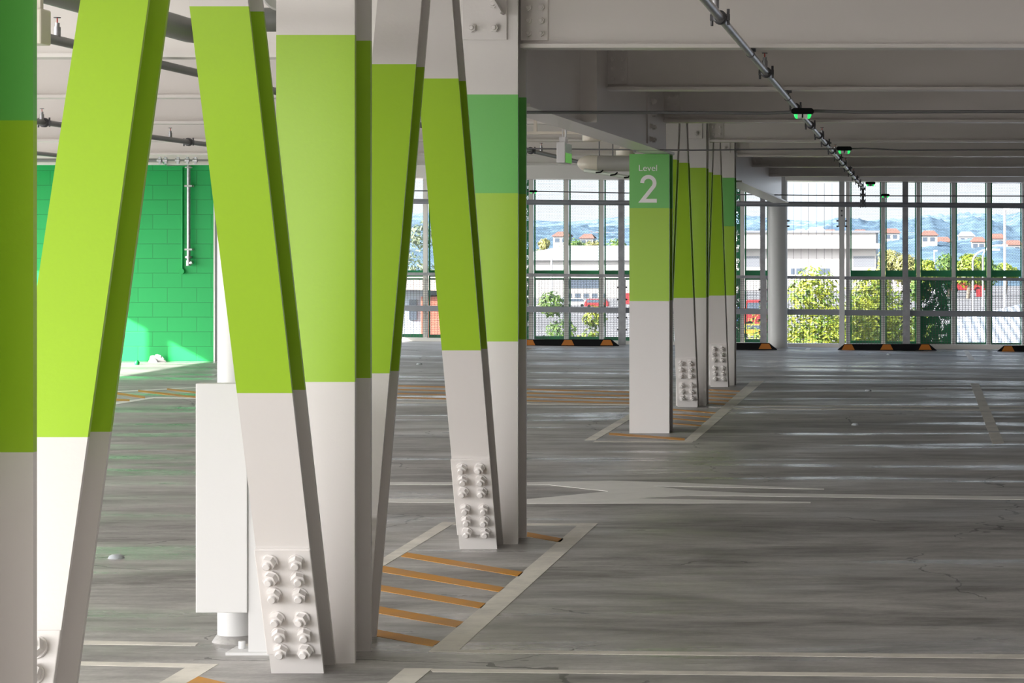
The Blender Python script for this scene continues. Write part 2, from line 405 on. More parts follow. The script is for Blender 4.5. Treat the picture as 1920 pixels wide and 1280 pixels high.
# painted markings belong to the floor
def marking(name, poly, m, h=.0015, lab=None):
    if len(poly) == 4:                                   # follows the fall of the deck
        N = 8; mb = MB(); a, b, c, d = [Vector(p) for p in poly]; vs = []
        for j in range(N+1):
            for i in range(N+1):
                u, v = i/N, j/N; p = (a*(1-u)+b*u)*(1-v)+(d*(1-u)+c*u)*v
                g = G(p.x, p.y); vs.append(g+Vector((0, 0, h)))
        n = N+1; K = n*n; vs += [v-Vector((0, 0, h)) for v in vs]
        rim = [i for i in range(n)]+[j*n+N for j in range(1, n)]+[N*n+i for i in range(N-1, -1, -1)]+[j*n for j in range(N-1, 0, -1)]
        fs = [(j*n+i, j*n+i+1, (j+1)*n+i+1, (j+1)*n+i) for j in range(N) for i in range(N)]
        mb.add(vs, fs+[tuple(K+k for k in f[::-1]) for f in fs]+[(p, q, K+q, K+p) for p, q in zip(rim, rim[1:]+rim[:1])])
        o = mb.build(name, m, floor)
    else:
        ps = [G(*p) for p in poly]
        o = MB().prism(ps, (0, 0, h)).build(name, m, floor)
    if lab: o['label'] = lab
    return o
def q4(a, b, ta, tb): return [(a[0], a[1]-ta/2), (b[0], b[1]-tb/2), (b[0], b[1]+tb/2), (a[0], a[1]+ta/2)]
def ext(px, py, py2):                                    # slide a pixel along the line to the vanishing point
    return (VX+(px-VX)*(py2-VY)/(py-VY), py2)
# island around the green banded column
marking('painted_line', [(1121, 981), (857, 1222), (803, 1222), (1087, 981)], LINEW)
marking('painted_line', [(830, 978), (854, 979.5), ext(720, 1059, 1221), ext(720, 1047, 1221)], LINEW)
marking('painted_line', [(852, 980), (1088, 981.5), (1085, 985), (846, 984)], LINEW, .0012)
c6 = lambda x, y: (640+x/3, 854+y/3)
for st in ([(1045,430),(1250,468),(1232,487),(1045,455)], [(370,545),(1025,655),(1000,680),(335,567)], [(120,600),(920,742),(890,767),(120,636)],
           [(120,710),(815,832),(785,860),(120,742)], [(60,820),(690,935),(645,965),(60,860)], [(60,952),(555,1045),(512,1073),(60,992)]):
    marking('hatch_stripe', [c6(*p) for p in st], LINEO)
# double line and the island nearest the viewer
marking('painted_line', [(857, 1218), (1930, 1227), (1930, 1234.5), (857, 1223.5)], LINEW, .001)
marking('painted_line', [(805, 1253.5), (1930, 1264), (1930, 1271), (811, 1259.5)], LINEW, .001)
marking('painted_line', [(758, 1253), (811, 1253), ext(768, 1280, 1420), ext(729, 1280, 1420)], LINEW)
marking('painted_line', [(100, 1200), (372, 1205), (366, 1210.5), (100, 1207)], LINEW)
marking('painted_line', [(100, 1239), (409, 1245), (348, 1251), (100, 1246)], LINEW)
marking('painted_line', [(348, 1251), (409, 1245), ext(352, 1280, 1420), ext(302, 1280, 1420)], LINEW, .0012)
marking('hatch_stripe', [(372, 1268), (440, 1284), (430, 1300), (345, 1283)], LINEO)
marking('hatch_stripe', [(330, 1300), (560, 1345), (540, 1365), (280, 1318)], LINEO)
# arrow shaped crossing of white lines
marking('painted_line', [(700, 904), (986, 904), (986, 909), (700, 908.5)], LINEB)
marking('painted_line', [(700, 934.5), (986, 937), (986, 944), (700, 941)], LINEB)
marking('painted_arrow', [(986, 904), (1145, 901), (1253, 904), (1545, 916), (1545, 917.5), (1225, 911), (1290, 919), (1400, 924), (1930, 931), (1930, 937),
        (1400, 930), (1290, 929), (1195, 934), (1520, 941), (1520, 943), (1000, 944), (986, 944), (986, 936), (1080, 927), (1140, 921), (1030, 909), (986, 909)], LINEB)
# island around the Level 2 column
marking('painted_line', [(1195, 767), (1212, 767), (1117, 825), (1096, 825)], LINEW)
marking('painted_line', [(1408, 715), (1433, 714), (1304, 826), (1283, 826)], LINEW)
marking('hatch_stripe', q4((1142, 813), (1284, 823.5), 4, 4), LINEO)
marking('painted_line', [(1117, 826), (1300, 826.5), (1298, 829), (1112, 828.5)], LINEW, .001)
for a, b in (((1255, 767), (1343, 774)), ((1255, 775.5), (1335, 782)), ((1255, 784), (1325, 790)), ((1255, 793), (1315, 798)), ((1320, 730), (1397, 734)),
             ((1320, 735.8), (1387, 740)), ((1320, 742), (1378, 745.8)), ((1320, 748.5), (1371, 752)), ((1320, 755), (1362, 758))):
    marking('hatch_stripe', q4(a, b, 2.4, 2.4), LINEO)
marking('painted_line', q4((1375, 760.5), (1930, 762), 2.2, 2.2), LINEW)
marking('painted_line', q4((1375, 765.5), (1930, 768.5), 2.6, 2.6), LINEW)
for a, b in (((742, 723), (1185, 735)), ((742, 730), (1185, 742)), ((742, 737.5), (1185, 749)), ((735, 745), (1185, 755.5))):
    marking('hatch_stripe', q4(a, b, 2.6, 2.6), LINEO)
marking('painted_line', q4((735, 754), (1185, 758.5), 2, 2), LINEW)
# striped patch before the green wall
marking('painted_line', q4((150, 737.8), (367, 726.5), 2, 1.7), LINEB); marking('painted_line', q4((286, 745.2), (380, 746.3), 2, 2), LINEB)
marking('painted_line', [(180, 759), (286, 744.3), (289, 746.5), (180, 764)], LINEB)
for a, b, t in (((200, 734.5), (272, 745), 4), ((259, 732.5), (380, 746), 3.6), ((313, 729.3), (380, 737), 3), ((190, 748), (243, 750.5), 4)):
    marking('hatch_stripe', q4(a, b, t, t), LINEO)
# bay dividing line running away on the far side
marking('painted_line', [(1819, 718), (1835, 718), (1883, 831), (1861, 832)], LINEW)
marking('painted_line', [(1806, 657), (1815, 657), (1829, 675), (1818, 675)], LINEW)
marking('painted_line', [(1513, 652.5), (1521, 652.5), (1516, 657), (1507, 657)], LINEW)

# ------------------------------------------------------------------ beams
def ibeam(mb, x0, x1, yc, zb, zt, w=.2, tf=.022, tw=.012, x0w=None):
    mb.box(x0, x1, yc-w/2, yc+w/2, zb, zb+tf); mb.box(x0, x1, yc-tw/2, yc+tw/2, zb+tf, zt-tf); mb.box(x0, x1, yc-w/2, yc+w/2, zt-tf, zt)
RB = [(10.6, 2.70), (14.66, 2.70), (18.75, 2.70), (22.95, 2.66), (27.1, 2.644), (31.3, 2.627), (35.4, 2.617), (39.5, 2.59)]
right_lab = ['ceiling beam bolted to the broad lime column above the picture', 'nearest deep ceiling beam bolted to the green banded column head', 'second ceiling beam, its end bolted to the dark girder web',
  'third ceiling beam, running over the Level 2 column', 'fourth ceiling beam, framed into the middle far column with four bolts', 'fifth ceiling beam, meeting the last column of the row',
  'sixth ceiling beam, behind the last column', 'farthest thin ceiling beam before the screened edge']
GX = -2.165                                              # girder web
for (d, z), lab in list(zip(RB, right_lab))[1:]:
    x0 = GX+.01
    if d < 15: x0 = gE.x
    elif d in (27.1, 31.3): x0 = -2.11+.03
    t = thing('ceiling_beam', (x0, d, z), lab, 'beam', 'ceiling beams over the open bays')
    mb = MB(); ibeam(mb, x0, 9.09, d, z, 3.249); mb.build('web_and_flanges', BEAMP, t)
    # fin plate with bolts at the column end
    s = 1.0
    pw = .165 if d < 30 else .2
    fp = MB().box(x0-.01, x0+.14, d-.006-.012, d-.006, z+.045, 3.2).build('fin_plate', BEAMP, t, bevel=.003)
    for r_ in range(6):
        zz = z+.085+r_*.07
        for xx in (x0+.033, x0+.103): bolt(fp, (xx, d-.018, zz), me=BOLTG, sc=.85)
LBz = 2.645
left_lab = ['nearest pale ceiling beam of the bay beside the braces', 'second pale ceiling beam of the sunlit bay', 'third pale ceiling beam of the sunlit bay', 'fourth pale ceiling beam of the sunlit bay',
  'fifth pale ceiling beam of the sunlit bay', 'pale ceiling beam along the top of the green block wall']
for d, lab in zip((14.6, 18.75, 22.9, 27.0, 31.2, 35.3), left_lab):
    t = thing('ceiling_beam', (-2.5, d, LBz), lab, 'beam', 'ceiling beams over the sunlit bay')
    mb = MB(); ibeam(mb, ledge(d)+.25, -2.36, d, LBz, 3.249); mb.build('web_and_flanges', SOFFIT, t)
# girders along the column row
def girder(lab, y0, y1, z0, z1, w=.25, gx=GX, skew=0):
    t = thing('girder', (GX, (y0+y1)/2, z0), lab, 'girder')
    mb = MB()
    def bar(xa, xb, ha, hb, skew=0):
        vs = [(xa-skew, y0, z0+ha), (xb-skew, y0, z0+ha), (xb, y1, z1+ha), (xa, y1, z1+ha)]
        tp = [(xa-skew, y0, z0+hb if hb < 9 else 3.249), (xb-skew, y0, z0+hb if hb < 9 else 3.249), (xb, y1, z1+hb if hb < 9 else 3.249), (xa, y1, z1+hb if hb < 9 else 3.249)]
        mb.add(vs+tp, [(0,3,2,1),(4,5,6,7),(0,1,5,4),(1,2,6,5),(2,3,7,6),(3,0,4,7)])
    bar(gx-w/2, gx+w/2, 0, .02, skew); bar(GX-.007, GX+.007, .02, 99)
    mb.build('web_and_flanges', BEAMP, t)
    return t
gd = girder('dark girder running from the green banded column over the Level 2 sign column', gE.y+.335, gL.y+.36, 2.39, 2.388, .22, -2.195, .05)
sp = MB().box(GX+.007, GX+.019, 21.45, 22.0, 2.42, 3.2).build('splice_plate', BEAMP, gd)
for k in range(6):
    for yy in (21.62, 21.84): bolt(sp, (GX+.019, yy, 2.47+k*.105), (0, 0, PI/2), me=BOLTG, sc=.9)
for yy in (17.2,):
    MB().box(GX+.007, GX+.115, yy, yy+.012, 2.41, 3.2).build('stiffener', BEAMP, gd)
girder('far girder running from the last column to the screened edge', gF.y+.335, 43.2, 2.335, 2.25)
# edge beam over the screened opening
def edgebeam():
    mb = MB(); x0, x1 = -14.2, 9.4
    za, zb_ = 2.725, 2.54
    vs = [(x0, 43.95, za), (x1, 43.95, zb_), (x1, 44.9, zb_), (x0, 44.9, za), (x0, 43.95, 3.249), (x1, 43.95, 3.249), (x1, 44.9, 3.249), (x0, 44.9, 3.249)]
    mb.add(vs, [(0,3,2,1),(4,5,6,7),(0,1,5,4),(1,2,6,5),(2,3,7,6),(3,0,4,7)])
    return tag(mb.build('edge_beam', BEAMP), 'deep pale edge beam above the perforated screens', 'beam', kind='thing')
edgebeam()

# ------------------------------------------------------------------ screened edge
SD = 44.5
def mull(i): return 1590+66.0*i
def top_y(px): return 335+(px-1000)*.0092
def bot_y(px): return 634.5+(px-1000)*.0235
ORD = ['first', 'second', 'third', 'fourth', 'fifth', 'sixth', 'seventh', 'eighth', 'ninth', 'tenth', 'eleventh', 'twelfth', 'thirteenth']
for i in range(-13, 7):
    if i in (-1, -2): continue
    px = mull(i); x = PX(px, SD)
    if i >= 0: lab = 'slim pale mullion, %s counted to the right from the open bay beside the round column' % ORD[i]
    else: lab = 'slim pale mullion, %s counted to the left from the round white column' % ORD[-3-i]
    zb0 = fz(x, SD)-.02
    tag(MB().box(x-.033, x+.033, SD-.05, SD+.05, zb0, 2.72).build('mullion', FRAMEL), lab, 'mullion', 'mullions of the screened edge', 'thing')
for i in range(-13, 6):
    if i in (-1, -2): continue
    if i == -3: a, b = mull(i), 1444.0
    else: a, b = mull(i), mull(i+1)
    x0, x1 = PX(a, SD)+.036, PX(b, SD)-.036
    xm = (x0+x1)/2; pm = (a+b)/2; D2 = SD+.10
    zt = 2.66; zm = PZ(519, SD); z0 = fz(xm, SD)+.01
    if i >= 0: lab = 'green perforated screen filling the %s bay to the right of the open bay' % ORD[i]
    else: lab = 'green perforated screen filling the %s bay to the left of the round white column' % ORD[-3-i]
    if i in (-10, -4): lab = lab.replace('green perforated', 'densely patterned green'); 
    if i == 2: lab = lab.replace('green perforated', 'green lower-half patterned')
    t = thing('perforated_screen', (xm, D2, z0), lab, 'screen', 'perforated screens of the edge')
    up = PERFD if i in (-10, -4) else PERF
    lo = PERFD if i in (-10, -4) else (PERFS if i == 2 else PERF)
    loc = (xm, D2, z0)
    fw = .022
    MB().box(x0+fw, x1-fw, D2-.001, D2+.001, zm+.11, zt).build('upper_sheet', up, t, loc)
    MB().box(x0+fw, x1-fw, D2-.001, D2+.001, z0+.1, zm-.05).build('lower_sheet', lo, t, loc)
    mb = MB()
    mb.box(x0, x0+fw, D2-.02, D2+.02, z0, zt); mb.box(x1-fw, x1, D2-.02, D2+.02, z0, zt)
    mb.box(x0+fw, x1-fw, D2-.02, D2+.02, zm, zm+.11); mb.box(x0+fw, x1-fw, D2-.02, D2+.02, zm-.05, zm-.02); mb.box(x0+fw, x1-fw, D2-.02, D2+.02, z0, z0+.1)
    mb.build('frame', SGREEN, t)
# rails
def rail(lab, y_l, y_r, h, d0, d1, m, tube=False, x0=-9.55, x1=9.0):
    zl, zr = PZ(y_l, d0), PZ(y_r, d0)                     # at px 1000 and 1900
    xa, xb = PX(1000, d0), PX(1900, d0); sl = (zr-zl)/(xb-xa)
    za, zc = zl+sl*(x0-xa), zl+sl*(x1-xa)
    mb = MB()
    if tube: mb.tube([(x0, d0, za), (x1, d0, zc)], h/2, 16)
    else:
        mb.add([(x0, d0, za-h/2), (x1, d0, zc-h/2), (x1, d1, zc-h/2), (x0, d1, za-h/2), (x0, d0, za+h/2), (x1, d0, zc+h/2), (x1, d1, zc+h/2), (x0, d1, za+h/2)],
               [(0,3,2,1),(4,5,6,7),(0,1,5,4),(1,2,6,5),(2,3,7,6),(3,0,4,7)])
    return tag(mb.build('guard_rail', m), lab, 'rail', kind='thing')
rail('uppermost round rail crossing in front of the round white column', 379, 385.5, .085, 43.55, 0, RAILM, True)
rail('thin flat middle rail between upper and lower screen halves', 515.5, 523.5, .05, 44.36, 44.42, FRAME)
rail('thick dark lower rail at bumper height', 580, 589, .092, 44.3, 44.38, RAILM)
def sill():
    mb = MB()
    for x0, x1 in ((-9.5, -2.4), (-2.12, 9)):
        za, zc = fz(x0, 44.4), fz(x1, 44.4)
        mb.add([(x0, 44.38, za-.02), (x1, 44.38, zc-.02), (x1, 44.62, zc-.02), (x0, 44.62, za-.02), (x0, 44.38, za+.055), (x1, 44.38, zc+.055), (x1, 44.62, zc+.055), (x0, 44.62, za+.055)],
               [(0,3,2,1),(4,5,6,7),(0,1,5,4),(1,2,6,5),(2,3,7,6),(3,0,4,7)])
    return struct(mb.build('trim_2', FRAMEL))
sill()
# structural posts
def post(px, w, lab, m, lower=True):
    d = 44.14; x = PX(px, d); z0 = fz(x, d)
    t = thing('edge_post', (x, d, z0), lab, 'post', 'posts of the screened edge')
    MB().box(x-w/2, x+w/2, d-.04, d+.06, z0, 2.72).build('shaft', m, t)
    if lower:
        zm = PZ(522, d)
        s = MB().box(x+.005, x+w/2+.03, d-.07, d-.042, z0, zm).build('sleeve', FRAME, t)
        for zz in (.25, .45, .75, .95):
            for sx in (-.05, .085):
                MB().tube([(x+sx-.016, d-.03, z0+zz), (x+sx+.016, d-.03, z0+zz)], .014, 8).build('bolt', GALVD, t)
    else:
        zz = PZ(403, d)
        s = MB().box(x-w/2-.012, x+w/2+.012, d-.052, d-.04, PZ(425, d), PZ(388, d)).build('splice_plate', m, t)
        for py in (395, 404): MB().tube([(x, d-.052, PZ(py, d)), (x, d-.065, PZ(py, d))], .016, 10).build('bolt', GALVD, t)
        for py in (414, 424):
            for sx in (-1, 1): MB().tube([(x+sx*(w/2+.012), d-.02, PZ(py, d)), (x+sx*(w/2+.045), d-.02, PZ(py, d))], .014, 10).build('bolt', GALVD, t)
    return t
post(1697.5, .095, 'dark post with bolted sleeve among the screens right of the open bay', FRAME)
post(1963, .095, 'dark post beyond the picture at the end of the screens', FRAME)
post(1430, .08, 'dark post with bolted sleeve just left of the round white column', FRAME)
post(1165, .095, 'dark post with bolted sleeve beside the Level 2 column', FRAME)
post(899, .095, 'dark post hidden behind the green banded column', FRAME)
post(1578.5, .088, 'pale post with bolted splice at the side of the open bay', GUARD, False)
# wire mesh
for (a, b, lab) in ((640, 895, 'fine wire mesh panel behind the nearer braces'), (903, 1160, 'fine wire mesh panel between the green banded column and the sleeved post'),
                    (1170, 1425, 'fine wire mesh panel behind the Level 2 column'), (1478, 1573, 'fine wire mesh panel low in the open bay beside the round column'),
                    (1583, 1692, 'fine wire mesh panel in the two bays beside the pale post'), (1703, 1960, 'fine wire mesh panel in the last bays to the right')):
    x0, x1 = PX(a, 44.43), PX(b, 44.43); z0 = fz(x0, 44.4)+.05
    tag(MB().box(x0, x1, 44.435, 44.437, z0, PZ(521, 44.43)).build('wire_mesh_panel', WIRE, loc=(x0, 44.43, z0)), lab, 'mesh panel', 'wire mesh panels', 'thing')
for k, px in enumerate((1488, 1502, 1516.5, 1531, 1545.5, 1560)):
    x = PX(px, 44.45)
    tag(MB().tube([(x, 44.45, PZ(521, 44.45)), (x, 44.45, 2.6)], .0028, 6).build('tension_wire', GALVD), 'thin upright wire in the open bay, %s from the round column' % ORD[k], 'wire', 'upright wires of the open bay', 'thing')
# round column at the edge
xc = PX(1458, 44.05)
t = thing('round_column', (xc, 44.05, fz(xc, 44)), 'thick round white column at the screened edge', 'column')
MB().tube([(xc, 44.05, fz(xc, 44)-.01), (xc, 44.05, 3.25)], .163, 40).build('shaft', GUARD, t)
for py in (414, 424):
    MB().tube([(xc+.16, 44.0, PZ(py, 44)), (xc+.20, 44.0, PZ(py, 44))], .014, 10).build('bolt', GALVD, t)

# ------------------------------------------------------------------ wheel stops
def wheel_stop(pxl, pxr, pyb, lab):
    g = G((pxl+pxr)/2, pyb); d = g.y
    x0, x1 = PX(pxl, d), PX(pxr, d); h = .105; w = .15
    t = thing('wheel_stop', g, lab, 'wheel stop', 'rubber wheel stops at the screened edge')
    prof = lambda x: [(x, d, g.z-.003), (x, d+w, g.z-.003), (x, d+w-.04, g.z+h), (x, d+.04, g.z+h)]
    e = .13
    lo0, lo1 = prof(x0), prof(x1)
    vs = [lo0[0], lo0[1], (x0+e, d+w-.04, g.z+h), (x0+e, d+.04, g.z+h), lo1[0], lo1[1], (x1-e, d+w-.04, g.z+h), (x1-e, d+.04, g.z+h)]
    MB().add(vs, [(0,1,2,3), (4,5,6,7), (0,1,5,4), (1,2,6,5), (2,3,7,6), (3,0,4,7)]).build('rubber_body', BLACK, t, bevel=.006)
    L = x1-x0
    for f in (.118, .5, .882) if L > 1.5 else (.118, .5, .882):
        c = x0+f*L
        fy = lambda u: d+.04*u-.003
        zz = lambda u: g.z+h*u
        q = [(c-.105, fy(.12), zz(.12)), (c+.105, fy(.12), zz(.12)), (c+.06, fy(.93), zz(.93)), (c-.06, fy(.93), zz(.93))]
        MB().prism(q, (0, .003, -.001)).build('reflector', ORANGE, t)
    return t
wheel_stop(969, 1160, 648.5, 'black wheel stop with orange patches seen between the green banded and Level 2 columns')
wheel_stop(1268, 1457, 655.5, 'black wheel stop ending at the foot of the round white column')
wheel_stop(1568, 1757, 657, 'whole black wheel stop with three orange patches below the open bay screens')
wheel_stop(1868, 2057, 660, 'black wheel stop cut off by the picture edge')

# ------------------------------------------------------------------ sprinkler pipes
def sprinkler(parent, x, y, z, up=1):
    h = MB(); h.tube([(x, y, z), (x, y, z+.045*up)], .017, 12); h.tube([(x, y, z+.045*up), (x, y, z+.065*up)], .012, 10)
    hd = h.build('sprinkler_head', GALV, parent)
    MB().tube([(x, y, z+.065*up), (x, y, z+.088*up)], .0032, 8).build('bulb', REDB, hd)
    MB().tube([(x, y, z+.088*up), (x, y, z+.092*up)], .017, 14).build('deflector', GALVD, hd)
def coupling(parent, x, y, z, r):
    m = MB()
    m.tube([(x, y-.028, z), (x, y-.024, z), (x, y+.024, z), (x, y+.028, z)], r, 20, radii=[r*1.25, r*1.65, r*1.65, r*1.25])
    m.box(x+r*1.2, x+r*2.3, y-.016, y+.016, z-.012, z+.016); m.box(x-r*2.3, x-r*1.2, y-.016, y+.016, z-.016, z+.012)
    m.tube([(x+r*1.9, y, z-.035), (x+r*1.9, y, z+.04)], .007, 8); m.tube([(x-r*1.9, y, z-.04), (x-r*1.9, y, z+.035)], .007, 8)
    m.build('coupling', GALVD, parent)
def hanger(parent, x, y, z, zt, r):
    m = MB(); m.tube([(x, y-.012, z), (x, y+.012, z)], r*1.2, 16); m.box(x-.006, x+.012, y-.012, y+.012, z+r, zt); m.box(x-.03, x+.03, y-.035, y+.03, zt-.016, zt-.001)
    m.build('hanger', GALVD, parent)
def pipe_run(lab, f, y0, y1, r, m, coups, heads, hangs, grp=None):
    t = thing('sprinkler_pipe', (*f((y0+y1)/2),), lab, 'pipe', grp)
    mb = MB(); mb.tube([f(y0), f((y0+y1)/2), f(y1)], r, 20); mb.build('tube', m, t)
    for y in coups: p = f(y); coupling(t, p[0], y, p[2], r)
    for y in heads: p = f(y); sprinkler(t, p[0], y, p[2]+r*.8)
    for y, zt in hangs: p = f(y); hanger(t, p[0], y, p[2], zt, r)
    return t
def fr(y): u = (y-11.6)/(43.3-11.6); return (-.909+.069*u, y, 2.692-.19*u)
tr = pipe_run('galvanised sprinkler pipe running away under the open bay ceiling beams', fr, 6.0, 43.2, .02, GALV,
         [12.43, 16.15, 19.95, 22.6, 24.6, 26.2, 28.2, 30.2, 32.1, 34, 36, 38, 40, 41.8], [12.15, 16.0, 22.1, 25.3, 29.2, 33.2, 37.2], [(d-.02, z) for d, z in RB[1:]])
e = Vector(fr(43.2)); m = MB(); m.tube([e, e+Vector((0, .03, -.02)), e+Vector((0, .03, -.30))], .02, 14)
dr = m.build('drop_pipe', GALVD, tr)
for k in (0, .1, .2, .27): coupling(dr, e.x, 43.23, e.z-.02-k, .02)
pl = pipe_run('long grey sprinkler pipe passing behind both nearest braces', lambda y: (-4.09, y, 2.602), 7, 35.0, .0235, PIPEG, [13.3, 20, 26.2, 28.4], [12.72, 27.6, 29.2], [(d, LBz) for d in (18.75, 22.9, 27.0, 31.2)], 'grey pipes in the sunlit bay')
pipe_run('middle grey sprinkler pipe in the sunlit bay', lambda y: (-7.02, y, 2.598), 7, 35.0, .0235, PIPEG, [21.5, 25.78], [21.45, 25.15], [(d, LBz) for d in (14.6, 18.75, 22.9, 27.0, 31.2)], 'grey pipes in the sunlit bay')
pipe_run('outermost grey sprinkler pipe towards the sunlit edge', lambda y: (-9.62, y, 2.60), 12, 30.8, .0235, PIPEG, [25], [24], [(d, LBz) for d in (18.75, 22.9, 27.0)], 'grey pipes in the sunlit bay')
# drain pipe with elbow
t = thing('drain_pipe', (-3.1, 9, 2.56), 'thick grey drain pipe turning an elbow behind the nearest braces', 'pipe')
cz = 2.545
arc = [(-3.1+.14-.14*math.cos(a), 11.36+.14*math.sin(a), cz) for a in [k*PI/16 for k in range(9)]]
MB().tube([(-3.1, 5.5, cz), (-3.1, 9, cz)]+arc+[(-2.90, 11.5, cz+.03), (-2.82, 11.5, cz+.055), (-2.45, 11.5, cz+.055)], .052, 24).build('tube', PIPEG, t)
for yy in (8.98, 10.75):
    MB().tube([(-3.1, yy, cz), (-3.1, yy+.05, cz)], .056, 24).build('clamp', BLACK, t)
    MB().tube([(-3.1, yy+.025, cz+.05), (-3.1, yy+.025, 3.25)], .005, 8).build('hanger_rod', GALVD, t)
s = thing('pipe_socket', (-2.654, 11.2, 2.69), 'white round pipe socket hung beside the head of the broad lime column', 'pipe fitting')
MB().tube([(-2.66, 11.18, 2.695), (-2.66, 11.20, 2.695), (-2.66, 11.3, 2.695), (-2.66, 11.40, 2.695)], .085, 28, radii=[.076, .085, .085, .07]).build('socket', GUARD, s)
MB().tube([(-2.66, 11.3, 2.775), (-2.66, 11.3, 3.25)], .04, 20).build('stub', GUARD, s)
jb = thing('junction_box', (-2.85, 8.6, 2.4), 'beige junction box hanging beside the column at the frame edge', 'box')
MB().box(PX(40, 8.6), PX(77.5, 8.6), 8.6, 8.7, PZ(82, 8.6), PZ(15, 8.6)).build('housing', CREAM, jb, bevel=.006)
MB().box(PX(60, 8.6), PX(70, 8.6), 8.63, 8.66, PZ(15, 8.6), 3.25).build('hanger', CREAM, jb)

# riser on the green wall
rx, ry = PX(353, 36.3), 36.32
t = thing('riser_pipe', (rx, ry, 1.3), 'galvanised riser pipe with valve on the green block wall', 'pipe')
MB().tube([(rx, ry, PZ(492, ry)), (rx, ry, PZ(306, ry))], .025, 16).build('tube', GALV, t)
for py in (348.5, 467.5):
    mb = MB(); z = PZ(py, ry); mb.box(rx-.05, rx+.05, ry-.03, ry+.08, z-.012, z+.012); mb.build('bracket', GUARD, t)
v = MB(); v.tube([(rx, ry, PZ(484, ry)), (rx, ry, PZ(480, ry))], .05, 16); v.tube([(rx, ry, PZ(498, ry)), (rx, ry, PZ(488, ry))], .036, 16); v.tube([(rx, ry, PZ(494, ry)), (rx+.06, ry-.02, PZ(491, ry))], .028, 12)
v.build('valve', GALV, t)
MB().tube([(rx, ry, PZ(315, ry)), (rx, ry, PZ(312.5, ry))], .05, 16).build('flange', GUARD, t)
hp = thing('header_pipe', (PX(330, 35.1), 35.05, 2.70), 'grey header pipe with couplings along the top of the green wall', 'pipe')
hz = PZ(300.5, 35.1)
MB().tube([(PX(60, 35.1), 35.05, hz), (PX(303, 35.1), 35.05, hz)], .024, 14).build('tube', PIPEG, hp)
MB().tube([(PX(303, 35.1), 35.05, hz), (PX(400, 35.1), 35.05, hz)], .012, 12).build('branch', PIPEG, hp)
for px in (301, 312, 335, 353, 368):
    x = PX(px, 35.1)
    mb = MB(); mb.tube([(x-.03, 35.05, hz), (x+.03, 35.05, hz)], .026, 14); mb.box(x-.010, x+.022, 35.03, 35.06, hz-.05, hz+.045); mb.build('coupling', GALV, hp)
MB().tube([(rx, 35.06, hz-.01), (rx, 35.3, hz-.05), (rx, ry, PZ(307, ry))], .022, 12).build('link', GALV, hp)
gx = PX(341, 36.36)
gc = thing('wall_conduit', (gx, 36.38, 1.2), 'thin green conduit ending in a round box on the block wall', 'conduit')
WG = mat('wall_green', (.001, .40, .09), .5)
MB().tube([(gx, 36.38, PZ(505, 36.36)), (gx, 36.38, 2.64)], .014, 12).build('tube', WG, gc)
MB().tube([(gx, 36.33, PZ(508.5, 36.36)), (gx, 36.40, PZ(508.5, 36.36))], .038, 20).build('box', WG, gc)
# litter at the wall
g = G(295, 678); mb = MB()
for k in range(7):
    a = random.uniform(-.08, .08); mb.tube([(g.x+a, g.y+random.uniform(-.1, .1), fz(g.x, g.y)), (g.x+a, g.y, fz(g.x, g.y)+random.uniform(.03, .08))], .04, 9, radii=[.06, .03])
tag(mb.build('crumpled_rag', GUARD), 'crumpled white rag on the sunlit floor at the green wall', 'rag', kind='thing')
g = G(257, 683.5); mb = MB(); mb.tube([g, g+Vector((0, 0, .03)), g+Vector((0, 0, .06))], .03, 10, radii=[.03, .035, .012])
tag(mb.build('bottle_cap', WG), 'small dark green cap lying on the sunlit floor', 'cap', kind='thing')

# ------------------------------------------------------------------ guard, post and downpipe beside the broad column
gy = 10.62
t = thing('pipe_guard', (PX(480, gy), gy, 0), 'white sheet steel guard box on a post beside the braced column', 'guard')
bp = MB().box(PX(425, gy), PX(530, gy), gy-.02, gy+.16, 0, .011).build('base_plate', GUARD, t)
MB().tube([(PX(443, gy), gy+.09, .011), (PX(443, gy), gy+.09, .04)], .014, 8).build('bolt', GUARD, bp)
MB().box(PX(465.5, gy), PX(465.5, gy)+.10, gy, gy+.10, .011, 1.04).build('post', GUARD, t)
MB().box(PX(368, gy), PX(464.5, gy), gy-.01, gy+.06, PZ(1148, gy), PZ(718.5, gy)).build('guard_box', GUARD, t, bevel=.003)
dx, dy = PX(444, 10.98), 10.98
t = thing('downpipe', (dx, dy, 0), 'round white downpipe standing behind the guard box', 'pipe')
MB().tube([(dx, dy, 0), (dx, dy, 3.25)], .078, 32).build('tube', GUARD, t)
MB().tube([(dx, dy, 0), (dx, dy, .012), (dx, dy, .03)], .09, 28, radii=[.10, .092, .08]).build('grout_collar', CONC, t)

# ------------------------------------------------------------------ fittings hung in the sunlit bay beyond the green banded column
sy = 20.0; xs0, xs1 = PX(1043.5, sy), PX(1059.5, sy)
t = thing('exit_sign', ((xs0+xs1)/2, sy+.2, PZ(305, sy)), 'small white sign box with green glowing side hung by the girder', 'sign')
MB().box(xs0, xs1, sy, sy+.38, PZ(305, sy), PZ(266, sy)).build('housing', GUARD, t, bevel=.004)
MB().box(xs0+.012, xs1-.004, sy+.05, sy+.2, PZ(266, sy), PZ(256, sy)).build('mount', GUARD, t)
for xx, r_ in ((xs0+.03, .004), (xs1+.005-.015, .008)): MB().tube([(xx, sy+.12, PZ(256, sy)), (xx, sy+.12, 3.25)], r_, 8).build('hanger_rod', GUARD, t)
SGL = mat('sign_glow', (.10, .45, .05), .3, emit=(.12, .55, .03), es=.12)
MB().box(xs1, xs1+.004, sy+.02, sy+.36, PZ(304, sy), PZ(286, sy)).build('lit_panel', SGL, t)
